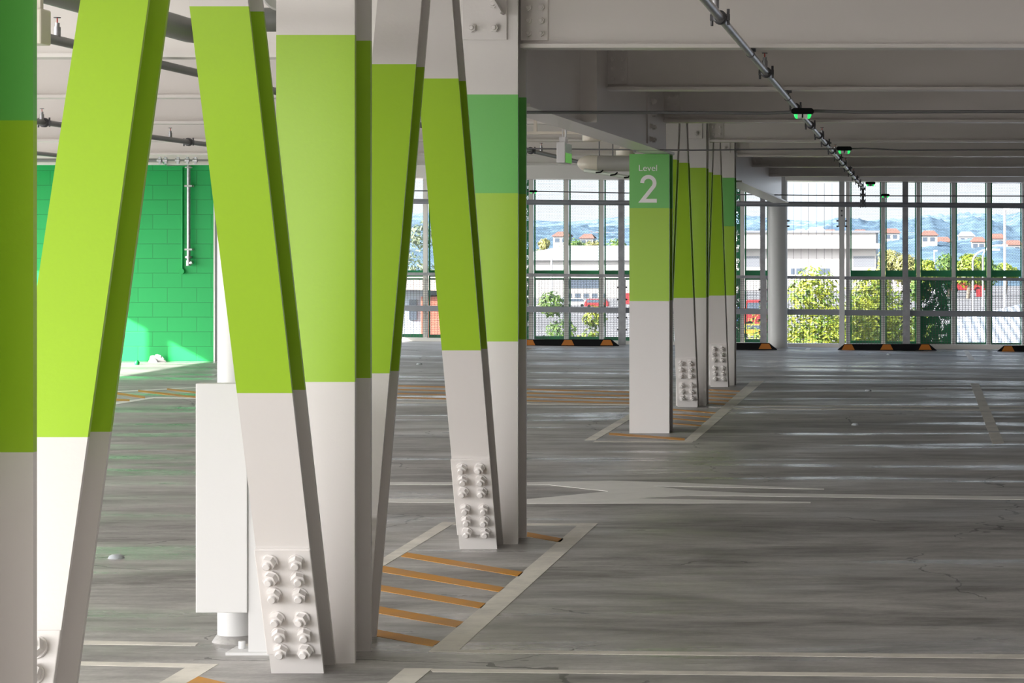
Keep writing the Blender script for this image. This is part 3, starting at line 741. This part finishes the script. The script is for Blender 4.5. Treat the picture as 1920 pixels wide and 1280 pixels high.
MB().box(xs1, xs1+.004, sy+.02, sy+.36, PZ(286, sy), PZ(268, sy)).build('clear_panel', mat('sign_glass', (.45, .62, .55), .15), t)
vy = 24.5
t = thing('vent_pipe', (PX(1100, vy), vy, PZ(306, vy)), 'fat grey pipe with rounded cream cap beside the Level 2 column', 'pipe')
zc = PZ(306.5, vy); r0 = 15.5*vy/F
MB().tube([(PX(1120, vy), vy, zc), (PX(1215, vy), vy, zc)], r0*.96, 28).build('tube', mat('vent_grey', (.42, .41, .39), .45), t)
cap = [(PX(1120, vy)-.0, r0), (PX(1107, vy), r0), (PX(1106.5, vy), r0*1.0)]
xa = PX(1106.5, vy)
ps = [(PX(1121, vy), vy, zc)]+[(xa-.118*math.sin(k*PI/16), vy, zc) for k in range(0, 9)]
rr = [r0]+[max(.004, r0*math.cos(k*PI/16)) for k in range(0, 9)]
MB().tube(ps, r0, 28, radii=rr).build('cap', CREAM, t)
MB().tube([(PX(1106.5, vy), vy, zc), (PX(1107.5, vy), vy, zc)], r0*1.02, 28).build('cap_seam', CREAM, t)
for px in (1123.5, 1149): MB().tube([(PX(px, vy), vy, zc+r0*.9), (PX(px, vy), vy, 3.25)], .005, 8).build('hanger_rod', GALVD, t)
t = thing('flexible_conduit', (PX(1150, 24.2), 24.2, PZ(327, 24.2)), 'pale flexible conduit with black ties sagging under the fat grey pipe', 'conduit')
pp = [P(1096, 319, 24.3), P(1118, 322.5, 24.25), P(1145, 327, 24.2), P(1185, 333, 24.2), P(1215, 336, 24.2)]
MB().tube(pp, .018, 12).build('tube', mat('pale_conduit', (.6, .66, .58), .4), t)
for a, b in (((1117, 323.5), (1131, 319)), ((1144, 328.5), (1158, 323)), ((1170, 333), (1182, 328))):
    MB().tube([P(*a, 24.17), P((a[0]+b[0])/2+2, (a[1]+b[1])/2+1.5, 24.165), P(*b, 24.17)], .007, 8).build('tie', BLACK, t)
def floor_waste(px0, px1, py, d, lab):
    x = PX((px0+px1)/2, d); r_ = (px1-px0)/2*d/F; z = PZ(py, d)
    t = thing('drain_outlet', (x, d, z), lab, 'pipe fitting')
    MB().tube([(x, d, z), (x, d, z+.006), (x, d, z+.045)], r_, 26, radii=[r_*.93, r_, r_]).build('flange', CREAM, t)
    MB().tube([(x, d, z+.045), (x, d, z+.08), (x, d, 3.25)], r_*.45, 20, radii=[r_*.9, r_*.5, r_*.5]).build('neck', CREAM, t)
    return t
floor_waste(1092, 1128, 264.5, 22.0, 'cream drain outlet with wide flange above the exit sign')
floor_waste(1155, 1190, 291.5, 24.0, 'cream drain outlet tucked against the Level 2 column')
bx = thing('cream_pipe', (PX(1030, 22.2), 22.2, PZ(248, 22.2)), 'slim cream pipe under the ceiling by the exit sign', 'lamp')  # plain cream drain pipe run, gives no light
MB().box(PX(960, 22.2), PX(1090, 22.2), 22.2, 22.25, PZ(251.5, 22.2), PZ(246.5, 22.2)).build('housing', CREAM, bx)
MB().box(PX(1000, 22.2), PX(1006, 22.2), 22.21, 22.24, PZ(246.5, 22.2), 3.25).build('stem', CREAM, bx)

# ------------------------------------------------------------------ cables and parking indicators
def cable(lab, d, pts, r=.009):
    ps = [P(px, py, d) for px, py in pts]
    return tag(MB().tube(ps, r, 8).build('cable', CABLE), lab, 'cable', 'cables strung across under the beams', 'thing')
cable('nearest grey cable strung level with the girder underside', 15.2, [(960, 210.5), (1110, 210.5), (1260, 210.8), (1440, 212), (1505, 209), (1530, 208), (1600, 210), (1930, 209), (2400, 209)])
cable('middle grey cable crossing in front of the far column heads', 29.1-7.2, [(960, 278), (1100, 280), (1190, 280.5), (1300, 281.5), (1440, 280), (1585, 279), (1620, 278), (1690, 281.5), (1930, 280.5), (2300, 280.5)], .006)
cable('far thin cable across the tops of the screens', 41.0, [(640, 357), (1000, 358.5), (1300, 364), (1660, 367), (1950, 367.5)], .009)
ck = MB(); p = P(1190, 279.5, 21.88); ck.tube([p+Vector((-.012, 0, 0)), p+Vector((.012, 0, 0))], .03, 16)
tag(ck.build('cable_clip', GALV), 'round metal clip on the cable above the Level 2 sign', 'clip', kind='thing')
def indicator(px, py, d, wpx, lab, up=0):
    c = P(px, py, d); w = wpx*d/F/2; h = .024*w/.0875
    t = thing('parking_indicator', c, lab, 'indicator light', 'green parking indicator lights')
    k = 12; prof = []
    for i in range(k+1):
        a = -PI/2+PI*i/k; prof.append((c.x+w-h+h*math.cos(a), c.y-.03, c.z+h*math.sin(a)))
    for i in range(k+1):
        a = PI/2+PI*i/k; prof.append((c.x-w+h+h*math.cos(a), c.y-.03, c.z+h*math.sin(a)))
    MB().prism(prof, (0, .06, 0)).build('housing', BLACK, t, bevel=.003)
    MB().box(c.x-w*.45, c.x+w*.45, c.y-.022, c.y+.022, c.z-h*2.3, c.z-h*.9).build('lens', LENS, t)
    MB().box(c.x-w*.06, c.x+w*.06, c.y-.026, c.y-.022, c.z-h*2.2, c.z-h*.95).build('divider', BLACK, t)
    for s in (-1, 1):
        x = c.x+s*w*.52
        MB().tube([(x, c.y, c.z-h*.9), (x, c.y, c.z-h*1.7), (x, c.y, c.z-h*2.4)], w*.2, 14, radii=[w*.27, w*.22, w*.10]).build('led', LEDG, t)
    return t
indicator(1505, 208.5, 15.15, 42, 'nearest parking indicator, black with green leds, on the first cable under the sprinkler pipe')
indicator(1583, 278.5, 21.85, 29, 'middle parking indicator with green leds on the second cable')
indicator(1632, 343, 33, 19, 'far parking indicator with green leds against the edge beam')
indicator(1660, 365.5, 40.95, 16, 'smallest parking indicator, hung on the far cable before the screens')
indicator(1000, 358.5, 40.9, 14, 'far parking indicator glimpsed beside the green banded column')

# floor sensors
STUD = mat('stud_plastic', (.40, .43, .46), .4)
for (px, py, w, lab) in ((218, 1046, 31, 'pale low floor sensor disc seen between the nearest braces'), (1604, 797, 16, 'floor sensor disc on the open bay floor, nearest of the far ones'),
                         (1628, 733, 13, 'floor sensor disc midway to the wheel stops'), (1667, 665, 10, 'floor sensor disc just before the whole wheel stop'), (786, 683, 12, 'floor sensor disc seen between the braces far off')):
    g = G(px, py); r_ = w*g.y/F/2
    tag(MB().tube([g-Vector((0, 0, .002)), g+Vector((0, 0, .012)), g+Vector((0, 0, .02))], r_, 20, radii=[r_, r_*.85, r_*.5]).build('floor_sensor', STUD), lab, 'sensor', 'floor sensor discs', 'thing')

# columns on the sunlit outer edge (their shade falls on the green wall)
for k, (yy, lab) in enumerate(((33.92, 'outer edge column shading the green wall'),)):
    tag(MB().box(-14.40, -14.30, yy, yy+.13, 0, 3.249).build('edge_column', WHITE), lab, 'column', kind='thing')
tag(MB().box(-14.6, -14.5, 20.3, 36.3, 2.62, 3.249).build('edge_beam', WHITE), 'outer edge beam over the sunlit side', 'beam', kind='thing')

# ------------------------------------------------------------------ outside
GZ = -7.0
ASPH = mat('pale_asphalt', (.13, .13, .135), .8, var=.15, vscale=.05)
struct(MB().box(-900, 700, 46, 3000, GZ-.5, GZ).build('ground', ASPH))
struct(MB().box(-900, 700, -900, 46, GZ-.6, GZ-.1).build('ground_near', ASPH))
def leaf_mat(name, a, b):
    m = bpy.data.materials.new(name); m.use_nodes = True; nt = m.node_tree; bs = nt.nodes['Principled BSDF']
    tc = nd(nt, 'ShaderNodeTexCoord'); n = nd(nt, 'ShaderNodeTexNoise'); n.inputs['Scale'].default_value = 5; n.inputs['Detail'].default_value = 4
    nt.links.new(tc.outputs['Object'], n.inputs['Vector']); r = nd(nt, 'ShaderNodeValToRGB'); e = r.color_ramp.elements
    e[0].position = .38; e[1].position = .62; e[0].color = (*a, 1); e[1].color = (*b, 1)
    nt.links.new(n.outputs[0], r.inputs[0]); nt.links.new(r.outputs[0], bs.inputs['Base Color']); bs.inputs['Roughness'].default_value = .5
    return m
LEAFY = leaf_mat('yellow_green_leaf', (.06, .13, .006), (.25, .28, .012))
LEAFG = leaf_mat('green_leaf', (.035, .09, .01), (.11, .19, .02))
LEAFO = leaf_mat('olive_leaf', (.13, .15, .03), (.28, .25, .08))
BARK = mat('bark', (.16, .13, .10), .8)
def tree(lab, x, y, ztop, w, m, n, ls, grp=None, nblob=9, zb=None, cat='tree', nm='leafy_tree', band=(.45, .84)):
    zb = GZ if zb is None else zb
    t = thing(nm, (x, y, zb), lab, cat, grp)
    h = ztop-zb
    MB().tube([(x, y, zb), (x+.05*w, y, zb+h*.4), (x, y, zb+h*.8)], .05*w+.03, 9, radii=[.05*w+.04, .04*w+.03, .02*w+.01]).build('trunk', BARK, t)
    blobs = []
    for i in range(nblob):
        a = random.uniform(0, 2*PI); rr = random.uniform(0, .34)*w; zz = random.uniform(*band)
        blobs.append((Vector((x+rr*math.cos(a)*(1.25-zz*.55), y+rr*math.sin(a)*.8, zb+h*zz)), random.uniform(.17, .28)*w))
    blobs.append((Vector((x, y, ztop-.16*w)), .16*w))
    mb = MB()
    for i in range(n):
        c, r_ = random.choice(blobs)
        d = Vector((random.gauss(0, 1), random.gauss(0, 1), random.gauss(0, 1))).normalized()
        p = c+d*r_*random.uniform(.55, 1.05)
        nrm = (d+Vector((random.uniform(-.7, .7), random.uniform(-.9, .5), random.uniform(-.3, .9)))).normalized()
        a = nrm.cross(Vector((random.gauss(0, 1), random.gauss(0, 1), random.gauss(0, 1)))).normalized(); b = nrm.cross(a)
        L = ls*random.uniform(.6, 1.3); W = L*.38
        mb.add([p-a*L*.5, p+b*W*.5+nrm*L*.06, p+a*L*.5, p-b*W*.5+nrm*L*.06], [(0, 1, 2), (0, 2, 3)])
    mb.build('crown', m, t)
    return t
tree('bright yellow green tree standing outside the open bay', PX(1524, 53), 53, PZ(498, 53), 3.1, LEAFY, 17000, .115, nblob=22, band=(.62, .9))
tree('yellow green tree outside, fuller half behind the mesh right of the pale post', PX(1635, 54.5), 54.5, PZ(506, 54.5), 2.7, LEAFY, 17000, .115, nblob=22, band=(.62, .9))
tree('green tree outside behind the dark post', PX(1722, 57), 57, PZ(520, 58), 1.6, LEAFG, 4000, .12, band=(.6, .9))
tree('round green shrub outside low beside the green banded column', PX(1035, 56), 56, PZ(545, 56), 1.7, LEAFG, 4000, .12, band=(.55, .9), cat='shrub', nm='shrub')
tree('loose yellowish shrub outside low in the bays before the sleeved post', PX(1115, 57), 57, PZ(572, 57), 1.6, LEAFY, 3500, .12, band=(.6, .9), cat='shrub', nm='shrub')
tree('dark leafy tree outside glimpsed between the nearer braces', PX(790, 90), 90, PZ(415, 90), 3.0, leaf_mat('dark_leaf', (.05, .08, .04), (.16, .19, .10)), 2600, .2)
k = 0
for (px, d, py, w, m) in ((1020, 440, 447, 6, LEAFO), (1078, 445, 449, 8, LEAFG), (1118, 450, 452, 7, LEAFO), (1160, 442, 448, 8, LEAFG), (1665, 415, 470, 7, LEAFO), (1700, 405, 478, 6, LEAFO),
                          (1740, 400, 486, 6, LEAFY), (1778, 410, 480, 6, LEAFG), (1815, 395, 476, 6, LEAFY), (1852, 412, 482, 6, LEAFG), (1884, 420, 492, 5, LEAFY)):
    labs = ['olive tree far out on the left beyond the pale roof', 'green tree far behind the white shed roof', 'olive tree far behind the white shed roof', 'green tree far out by the sleeved post',
            'ochre tree beyond the dark post, taller one', 'ochre tree beyond the dark post, shorter one', 'yellow green tree by the road, left of the row', 'green tree by the road, second in the row',
            'yellow green tree by the road behind the curved lamps', 'green tree by the road beside the curved lamps', 'yellow green tree by the tall white pole']
    tree(labs[k], PX(px, d), d, PZ(py, d), w, m, 1500, .75, 'trees along the road', 6); k += 1

# hills
def hillcover(name, col, vs):                             # woods, clearings and roofs, with blue distance haze mixed into the colour
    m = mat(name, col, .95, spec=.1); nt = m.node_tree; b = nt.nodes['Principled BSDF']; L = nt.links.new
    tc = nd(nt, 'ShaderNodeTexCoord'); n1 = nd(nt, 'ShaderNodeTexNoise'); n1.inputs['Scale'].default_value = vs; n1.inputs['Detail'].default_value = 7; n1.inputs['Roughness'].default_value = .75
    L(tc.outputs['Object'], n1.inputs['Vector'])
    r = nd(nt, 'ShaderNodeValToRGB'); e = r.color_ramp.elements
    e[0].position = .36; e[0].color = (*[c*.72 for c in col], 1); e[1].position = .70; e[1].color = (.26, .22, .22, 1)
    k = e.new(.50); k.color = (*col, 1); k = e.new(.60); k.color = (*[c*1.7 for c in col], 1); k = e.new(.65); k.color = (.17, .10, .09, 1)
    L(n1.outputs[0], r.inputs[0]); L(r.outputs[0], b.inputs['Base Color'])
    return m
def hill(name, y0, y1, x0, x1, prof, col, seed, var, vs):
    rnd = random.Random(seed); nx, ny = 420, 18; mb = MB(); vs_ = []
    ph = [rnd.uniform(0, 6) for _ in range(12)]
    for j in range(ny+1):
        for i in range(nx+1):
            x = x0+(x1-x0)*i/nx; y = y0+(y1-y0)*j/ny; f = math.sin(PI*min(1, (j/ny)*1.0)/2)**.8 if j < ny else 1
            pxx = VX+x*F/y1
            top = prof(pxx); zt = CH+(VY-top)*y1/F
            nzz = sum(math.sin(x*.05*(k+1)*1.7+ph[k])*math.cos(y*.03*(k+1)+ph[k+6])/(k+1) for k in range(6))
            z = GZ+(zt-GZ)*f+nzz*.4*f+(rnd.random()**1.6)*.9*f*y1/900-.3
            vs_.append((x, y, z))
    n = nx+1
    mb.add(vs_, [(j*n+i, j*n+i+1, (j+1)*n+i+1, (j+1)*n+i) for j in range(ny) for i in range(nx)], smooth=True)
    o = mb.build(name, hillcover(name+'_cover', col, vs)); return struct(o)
def prof1(px):
    pts = [(300, 430), (760, 425), (990, 432), (1030, 428), (1080, 424), (1180, 430), (1400, 432), (1480, 430), (1520, 424), (1580, 410), (1610, 412), (1640, 418), (1680, 420), (1740, 410), (1775, 418), (1820, 408), (1860, 416), (1900, 400), (1960, 412), (2400, 420)]
    for (a, b), (c, d) in zip(pts, pts[1:]):
        if a <= px <= c: return b+(d-b)*(px-a)/(c-a)
    return 425
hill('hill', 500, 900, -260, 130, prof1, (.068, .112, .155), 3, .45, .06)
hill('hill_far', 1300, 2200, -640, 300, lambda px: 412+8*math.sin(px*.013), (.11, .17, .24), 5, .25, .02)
# houses on the hill
ROOFR = mat('terracotta_roof', (.17, .075, .055), .7); HWALL = mat('house_wall', (.25, .245, .24), .7); ROOFW = mat('pale_roof', (.28, .28, .30), .6)
GLASSD = mat('dark_window', (.06, .08, .11), .2)
hs = [(1500, 620, 431, 5), (1530, 640, 427, 7), (1556, 620, 432, 5), (1612, 640, 432, 6), (1672, 640, 430, 6), (1742, 600, 434, 6), (1768, 620, 446, 6), (1812, 640, 436, 6), (1835, 600, 446, 5), (1870, 620, 440, 6), (1900, 600, 452, 7), (1052, 620, 436, 6), (1100, 640, 440, 5)]
hl = ['behind the round column edge of the open bay', 'under the skyline in the open bay, widest red roof', 'beside the pale post, small', 'in the first screened bay', 'by the dark post', 'in the third screened bay, upper', 'in the third screened bay, lower',
      'in the fourth screened bay, upper', 'in the fourth screened bay, lower', 'left of the tall white pole', 'right of the tall white pole', 'far out between the column and first mullion', 'far out over the white shed']
for (px, d, py, w), l in zip(hs, hl):
    x = PX(px, d); zt = PZ(py, d); h = 2.2; w *= .62
    t = thing('house', (x, d, zt-h), 'small hillside house '+l, 'house', 'houses on the hill')
    MB().box(x-w/2, x+w/2, d, d+5, zt-h-3, zt-.9).build('walls', HWALL, t)
    q = [(x-w/2-.3, d-.3, zt-.9), (x+w/2+.3, d-.3, zt-.9), (x+w*.3, d+2.5, zt+.1), (x-w*.3, d+2.5, zt+.1)]
    rb = MB().prism(q, (0, 0, .15)); rb.prism([(x-w/2-.3, d+5.3, zt-.9), (x+w/2+.3, d+5.3, zt-.9), (x+w*.3, d+2.5, zt+.1), (x-w*.3, d+2.5, zt+.1)], (0, 0, .15))
    rb.build('roof', ROOFR if (int(px) % 3) else ROOFW, t)
    for s in (-.25, .2): MB().box(x+s*w-.5, x+s*w+.5, d-.05, d, zt-2.2, zt-1.3).build('window', GLASSD, t)
# white commercial buildings
WB = mat('white_cladding', (.36, .35, .34), .6, var=.06, vscale=.6); WB2 = mat('grey_cladding', (.15, .16, .18), .6); BRICK = mat('red_brick_paint', (.36, .11, .07), .7, var=.15, vscale=3)
d = 460
t = thing('white_warehouse', (PX(1540, d), d, GZ), 'long white flat roofed warehouse seen through the open bay', 'building')
MB().box(PX(1330, d), PX(1642, d), d, d+30, GZ, PZ(436, d)).build('walls', WB, t)
MB().box(PX(1325, d), PX(1650, d), d-.5, d+30.5, PZ(436, d), PZ(432, d)).build('parapet', WB2, t)
MB().box(PX(1330, d), PX(1660, d), d-2, d, PZ(466, d), PZ(456, d)).build('canopy', WB, t)
for (a, b) in ((1483, 1490), (1493, 1510), (1535, 1556)): MB().box(PX(a, d), PX(b, d), d-.06, d, PZ(514, d), PZ(503, d)).build('window', GLASSD, t)
for (a, b) in ((1398, 1424), (1600, 1640)): MB().box(PX(a, d), PX(b, d), d-.06, d, PZ(500, d), PZ(480, d)).build('window', WB2, t)
d = 400
t = thing('white_shed', (PX(1090, d), d, GZ), 'white shed with wide pale roof and dark windows left of the sign column', 'building')
MB().box(PX(940, d), PX(1215, d), d, d+24, GZ, PZ(486, d)).build('walls', WB, t)
q = [(PX(930, d), d-.8, PZ(488, d)), (PX(1225, d), d-.8, PZ(488, d)), (PX(1225, d), d+12, PZ(462, d+12)), (PX(1040, d), d+12, PZ(462, d+12))]
MB().prism(q, (0, 0, .15)).build('roof', ROOFW, t)
MB().box(PX(1060, d), PX(1130, d), d-.06, d, PZ(540, d), PZ(524, d)).build('window', GLASSD, t)
for k_ in range(5): MB().box(PX(1062+k_*16, d), PX(1072+k_*16, d), d-.05, d, PZ(566, d), PZ(550, d)).build('window', GLASSD, t)
d = 450
t = thing('pale_block', (PX(1645, d), d, GZ), 'pale low building behind the ochre trees', 'building')
MB().box(PX(1656, d), PX(1715, d), d, d+15, GZ, PZ(486, d)).build('walls', WB, t)
MB().box(PX(1654, d), PX(1719, d), d-.3, d+15.3, PZ(486, d), PZ(482, d)).build('roof', WB2, t)
for k_ in range(3): MB().box(PX(1660+k_*18, d), PX(1670+k_*18, d), d-.05, d, PZ(508, d), PZ(498, d)).build('window', GLASSD, t)
d = 62
t = thing('brick_building', (PX(800, d), d, GZ), 'red brick building with blue grey door glimpsed between the nearer braces', 'building')
MB().box(PX(789, d), PX(860, d), d, d+8, GZ, PZ(556, d)).build('walls', BRICK, t)
MB().box(PX(700, d), PX(789, d), d+.3, d+8, GZ, PZ(540, d)).build('annex', mat('blue_grey_cladding', (.35, .42, .50), .6), t)
q = [(PX(690, d), d-.3, PZ(541, d)), (PX(865, d), d-.3, PZ(545, d)), (PX(865, d), d+5, PZ(515, d+5)), (PX(760, d), d+5, PZ(512, d+5))]
MB().prism(q, (0, 0, .08)).build('roof', mat('tan_roof', (.50, .40, .34), .7), t)
MB().box(PX(763, d), PX(778, d), d+.24, d+.3, PZ(600, d), PZ(562, d)).build('door', GLASSD, t)
# neighbour roof of corrugated sheet
def corr():
    m = bpy.data.materials.new('corrugated_roof'); m.use_nodes = True; nt = m.node_tree; b = nt.nodes['Principled BSDF']
    b.inputs['Base Color'].default_value = (.40, .44, .50, 1); b.inputs['Roughness'].default_value = .4
    tc = nd(nt, 'ShaderNodeTexCoord'); w = nd(nt, 'ShaderNodeTexWave'); w.inputs['Scale'].default_value = 1.6; w.bands_direction = 'X'
    nt.links.new(tc.outputs['Object'], w.inputs['Vector']); bp = nd(nt, 'ShaderNodeBump'); bp.inputs['Strength'].default_value = .6; bp.inputs['Distance'].default_value = .05
    nt.links.new(w.outputs['Fac'], bp.inputs['Height']); nt.links.new(bp.outputs[0], b.inputs['Normal']); return m
t = thing('roof_building', (1.5, 60, GZ), 'neighbouring low building with pale corrugated roof below the last bays', 'building')
x0_, x1_ = .80, 7.5; sl = .11
zr = lambda x, y: -.32-.074*(x-.71)+(y-50)*.023
q = [(x, y, zr(x, y)) for x, y in ((.71, 50), (5.5, 50), (5.5, 70), (3.0, 70), (.87, 58))]
MB().prism(q, (0, 0, .06)).build('roof', corr(), t)
MB().prism([(x, y, GZ) for x, y in ((.9, 50.3), (5.3, 50.3), (5.3, 69.5), (3.1, 69.5), (1.05, 58))], (0, 0, -.75-GZ)).build('walls', WB, t)
# lamp posts
POLE = mat('white_pole', (.5, .5, .5), .4)
def lamp(px, py, d, r, lab, arm=0):
    d *= 3.6; r *= 3.4; arm *= 3.6
    x = PX(px, d); zt = PZ(py, d)
    t = thing('lamp_post', (x, d, GZ), lab, 'lamp post', 'lamp posts along the road')
    pts = [(x, d, GZ), (x, d, zt-abs(arm)*.8)]
    if arm: pts += [(x+arm*(1-math.cos(a)), d, zt-abs(arm)*.8+abs(arm)*.8*math.sin(a)) for a in (PI/8, PI/4, 3*PI/8, PI/2)]
    MB().tube(pts, r, 10).build('pole', POLE, t)
    e = Vector(pts[-1])
    MB().box(e.x-.15, e.x+1.4 if arm > 0 else e.x+.5, e.y-.2, e.y+.2, e.z-.1, e.z+.12).build('lamp_head', POLE, t)
lamp(1884, 392, 85, .045, 'tall straight white pole in the last bay')
lamp(1824, 468, 88, .035, 'curved white lamp post, taller of the pair by the road', .5)
lamp(1843, 460, 96, .035, 'curved white lamp post, thinner of the pair by the road', .5)
lamp(1752, 470, 120, .03, 'thin pale pole before the roadside trees in the third bay')
lamp(1034, 483, 100, .04, 'short pole with lamp before the white shed', 0)
# vehicles and signs
CARM = {c: mat('car_'+c, v, .3) for c, v in (('red', (.26, .02, .025)), ('blue', (.07, .12, .35)), ('white', (.4, .4, .4)), ('yellow', (.40, .24, .02)), ('grey', (.3, .32, .35)))}
def van(px, pyb, d, w, h, c, lab, top='white', cat='van', nm='van'):
    x = PX(px, d); z = PZ(pyb, d); dep = w*.5
    t = thing(nm, (x, d, z), lab, cat, 'vehicles outside')
    q = [(x-w/2, d, z+.15*h), (x+w/2, d, z+.15*h), (x+w/2, d, z+.62*h), (x+w*.36, d, z+h), (x-w*.40, d, z+h), (x-w/2, d, z+.6*h)]
    MB().prism(q, (0, dep, 0)).build('body', CARM[c], t, bevel=.04)
    MB().prism([(x-w*.40, d-.02, z+.62*h), (x+w*.40, d-.02, z+.62*h), (x+w*.33, d-.02, z+.92*h), (x-w*.36, d-.02, z+.92*h)], (0, .03, 0)).build('window', GLASSD, t)
    for s in (-.3, .3): MB().tube([(x+s*w, d-.03, z+.17*h), (x+s*w, d+.2, z+.17*h)], .17*h, 16).build('wheel', BLACK, t)
van(1040, 576, 335, 3.0, 1.2, 'grey', 'grey parked car outside left of the sign column', cat='car', nm='car')
van(1118, 577, 330, 3.0, 1.1, 'red', 'red parked car outside near the sleeved post', cat='car', nm='car')
van(1079, 575, 342, 2.8, 1.1, 'white', 'white parked car outside between the grey and red cars', cat='car', nm='car')
van(1425, 622, 251, 3.2, 3.0, 'red', 'red van outside behind the post by the round column')
van(1403, 619, 262, 2.4, 2.4, 'blue', 'blue van outside beside the red van')
van(1412, 633, 236, 2.3, 1.2, 'yellow', 'yellow car outside, lowest by the round column', cat='car', nm='car')
van(1812, 549, 437, 6.2, 2.9, 'red', 'red van on the road in the fourth screened bay')
def sign(px, pyb, pyt, d, w, m, lab):
    x = PX(px, d); z0, z1 = PZ(pyb, d), PZ(pyt, d)
    t = thing('road_sign', (x, d, GZ), lab, 'sign')
    MB().box(x-w/2, x+w/2, d-.03, d, z0, z1).build('panel', m, t)
    MB().tube([(x, d+.05, GZ), (x, d+.05, z1)], .04, 8).build('pole', POLE, t)
sign(1836, 556, 541, 408, .9, CARM['red'], 'small red sign on the road beside the curved lamps')
sign(1177, 570, 549, 300, 1.2, CARM['red'], 'red banner sign at the edge of the Level 2 column')

# ------------------------------------------------------------------ light
sun_d = bpy.data.lights.new('sun', 'SUN'); sun_d.energy = SUNE; sun_d.angle = math.radians(.6); sun_d.color = (1, .95, .90)
sun = bpy.data.objects.new('sun', sun_d); COL.objects.link(sun)
sun.rotation_euler = Vector((1, .6, -.53)).to_track_quat('-Z', 'Y').to_euler(); sun.location = (-20, -10, 20)
w = bpy.data.worlds.new('world'); S.world = w; w.use_nodes = True; nt = w.node_tree
bg = nt.nodes['Background']; tc = nd(nt, 'ShaderNodeTexCoord'); sp = nd(nt, 'ShaderNodeSeparateXYZ'); nt.links.new(tc.outputs['Generated'], sp.inputs[0])
r = nd(nt, 'ShaderNodeValToRGB'); e = r.color_ramp.elements
e[0].position = 0; e[0].color = (.86, .93, 1, 1); e[1].position = .6; e[1].color = (.42, .60, .95, 1); k = e.new(.12); k.color = (.80, .90, 1, 1)
nt.links.new(sp.outputs[2], r.inputs[0]); nt.links.new(r.outputs[0], bg.inputs['Color'])
sv = Vector((-1, -.6, .53)).normalized()                 # the sky is brighter round the sun
dp = nd(nt, 'ShaderNodeVectorMath'); dp.operation = 'DOT_PRODUCT'; dp.inputs[1].default_value = sv; nt.links.new(tc.outputs['Generated'], dp.inputs[0])
glow = mth(nt, 'POWER', mth(nt, 'MAXIMUM', dp.outputs['Value'], 0.0), 1.5)
bg.inputs['Strength'].default_value = SKY
bg2 = nd(nt, 'ShaderNodeBackground'); bg2.inputs['Color'].default_value = (1, .965, .93, 1); nt.links.new(mth(nt, 'MULTIPLY', glow, SKYGLOW), bg2.inputs['Strength'])
ad = nd(nt, 'ShaderNodeAddShader'); nt.links.new(bg.outputs[0], ad.inputs[0]); nt.links.new(bg2.outputs[0], ad.inputs[1])
nt.links.new(ad.outputs[0], nt.nodes['World Output'].inputs['Surface'])
S.view_settings.view_transform = 'Standard'; S.view_settings.look = 'None'; S.view_settings.gamma = 1; S.view_settings.use_curve_mapping = False
S.view_settings.exposure = EXPO
cy = S.cycles
cy.use_denoising = True; cy.max_bounces = 10; cy.diffuse_bounces = 6; cy.glossy_bounces = 4; cy.transparent_max_bounces = 24; cy.sample_clamp_indirect = 6
cy.caustics_reflective = False; cy.caustics_refractive = False
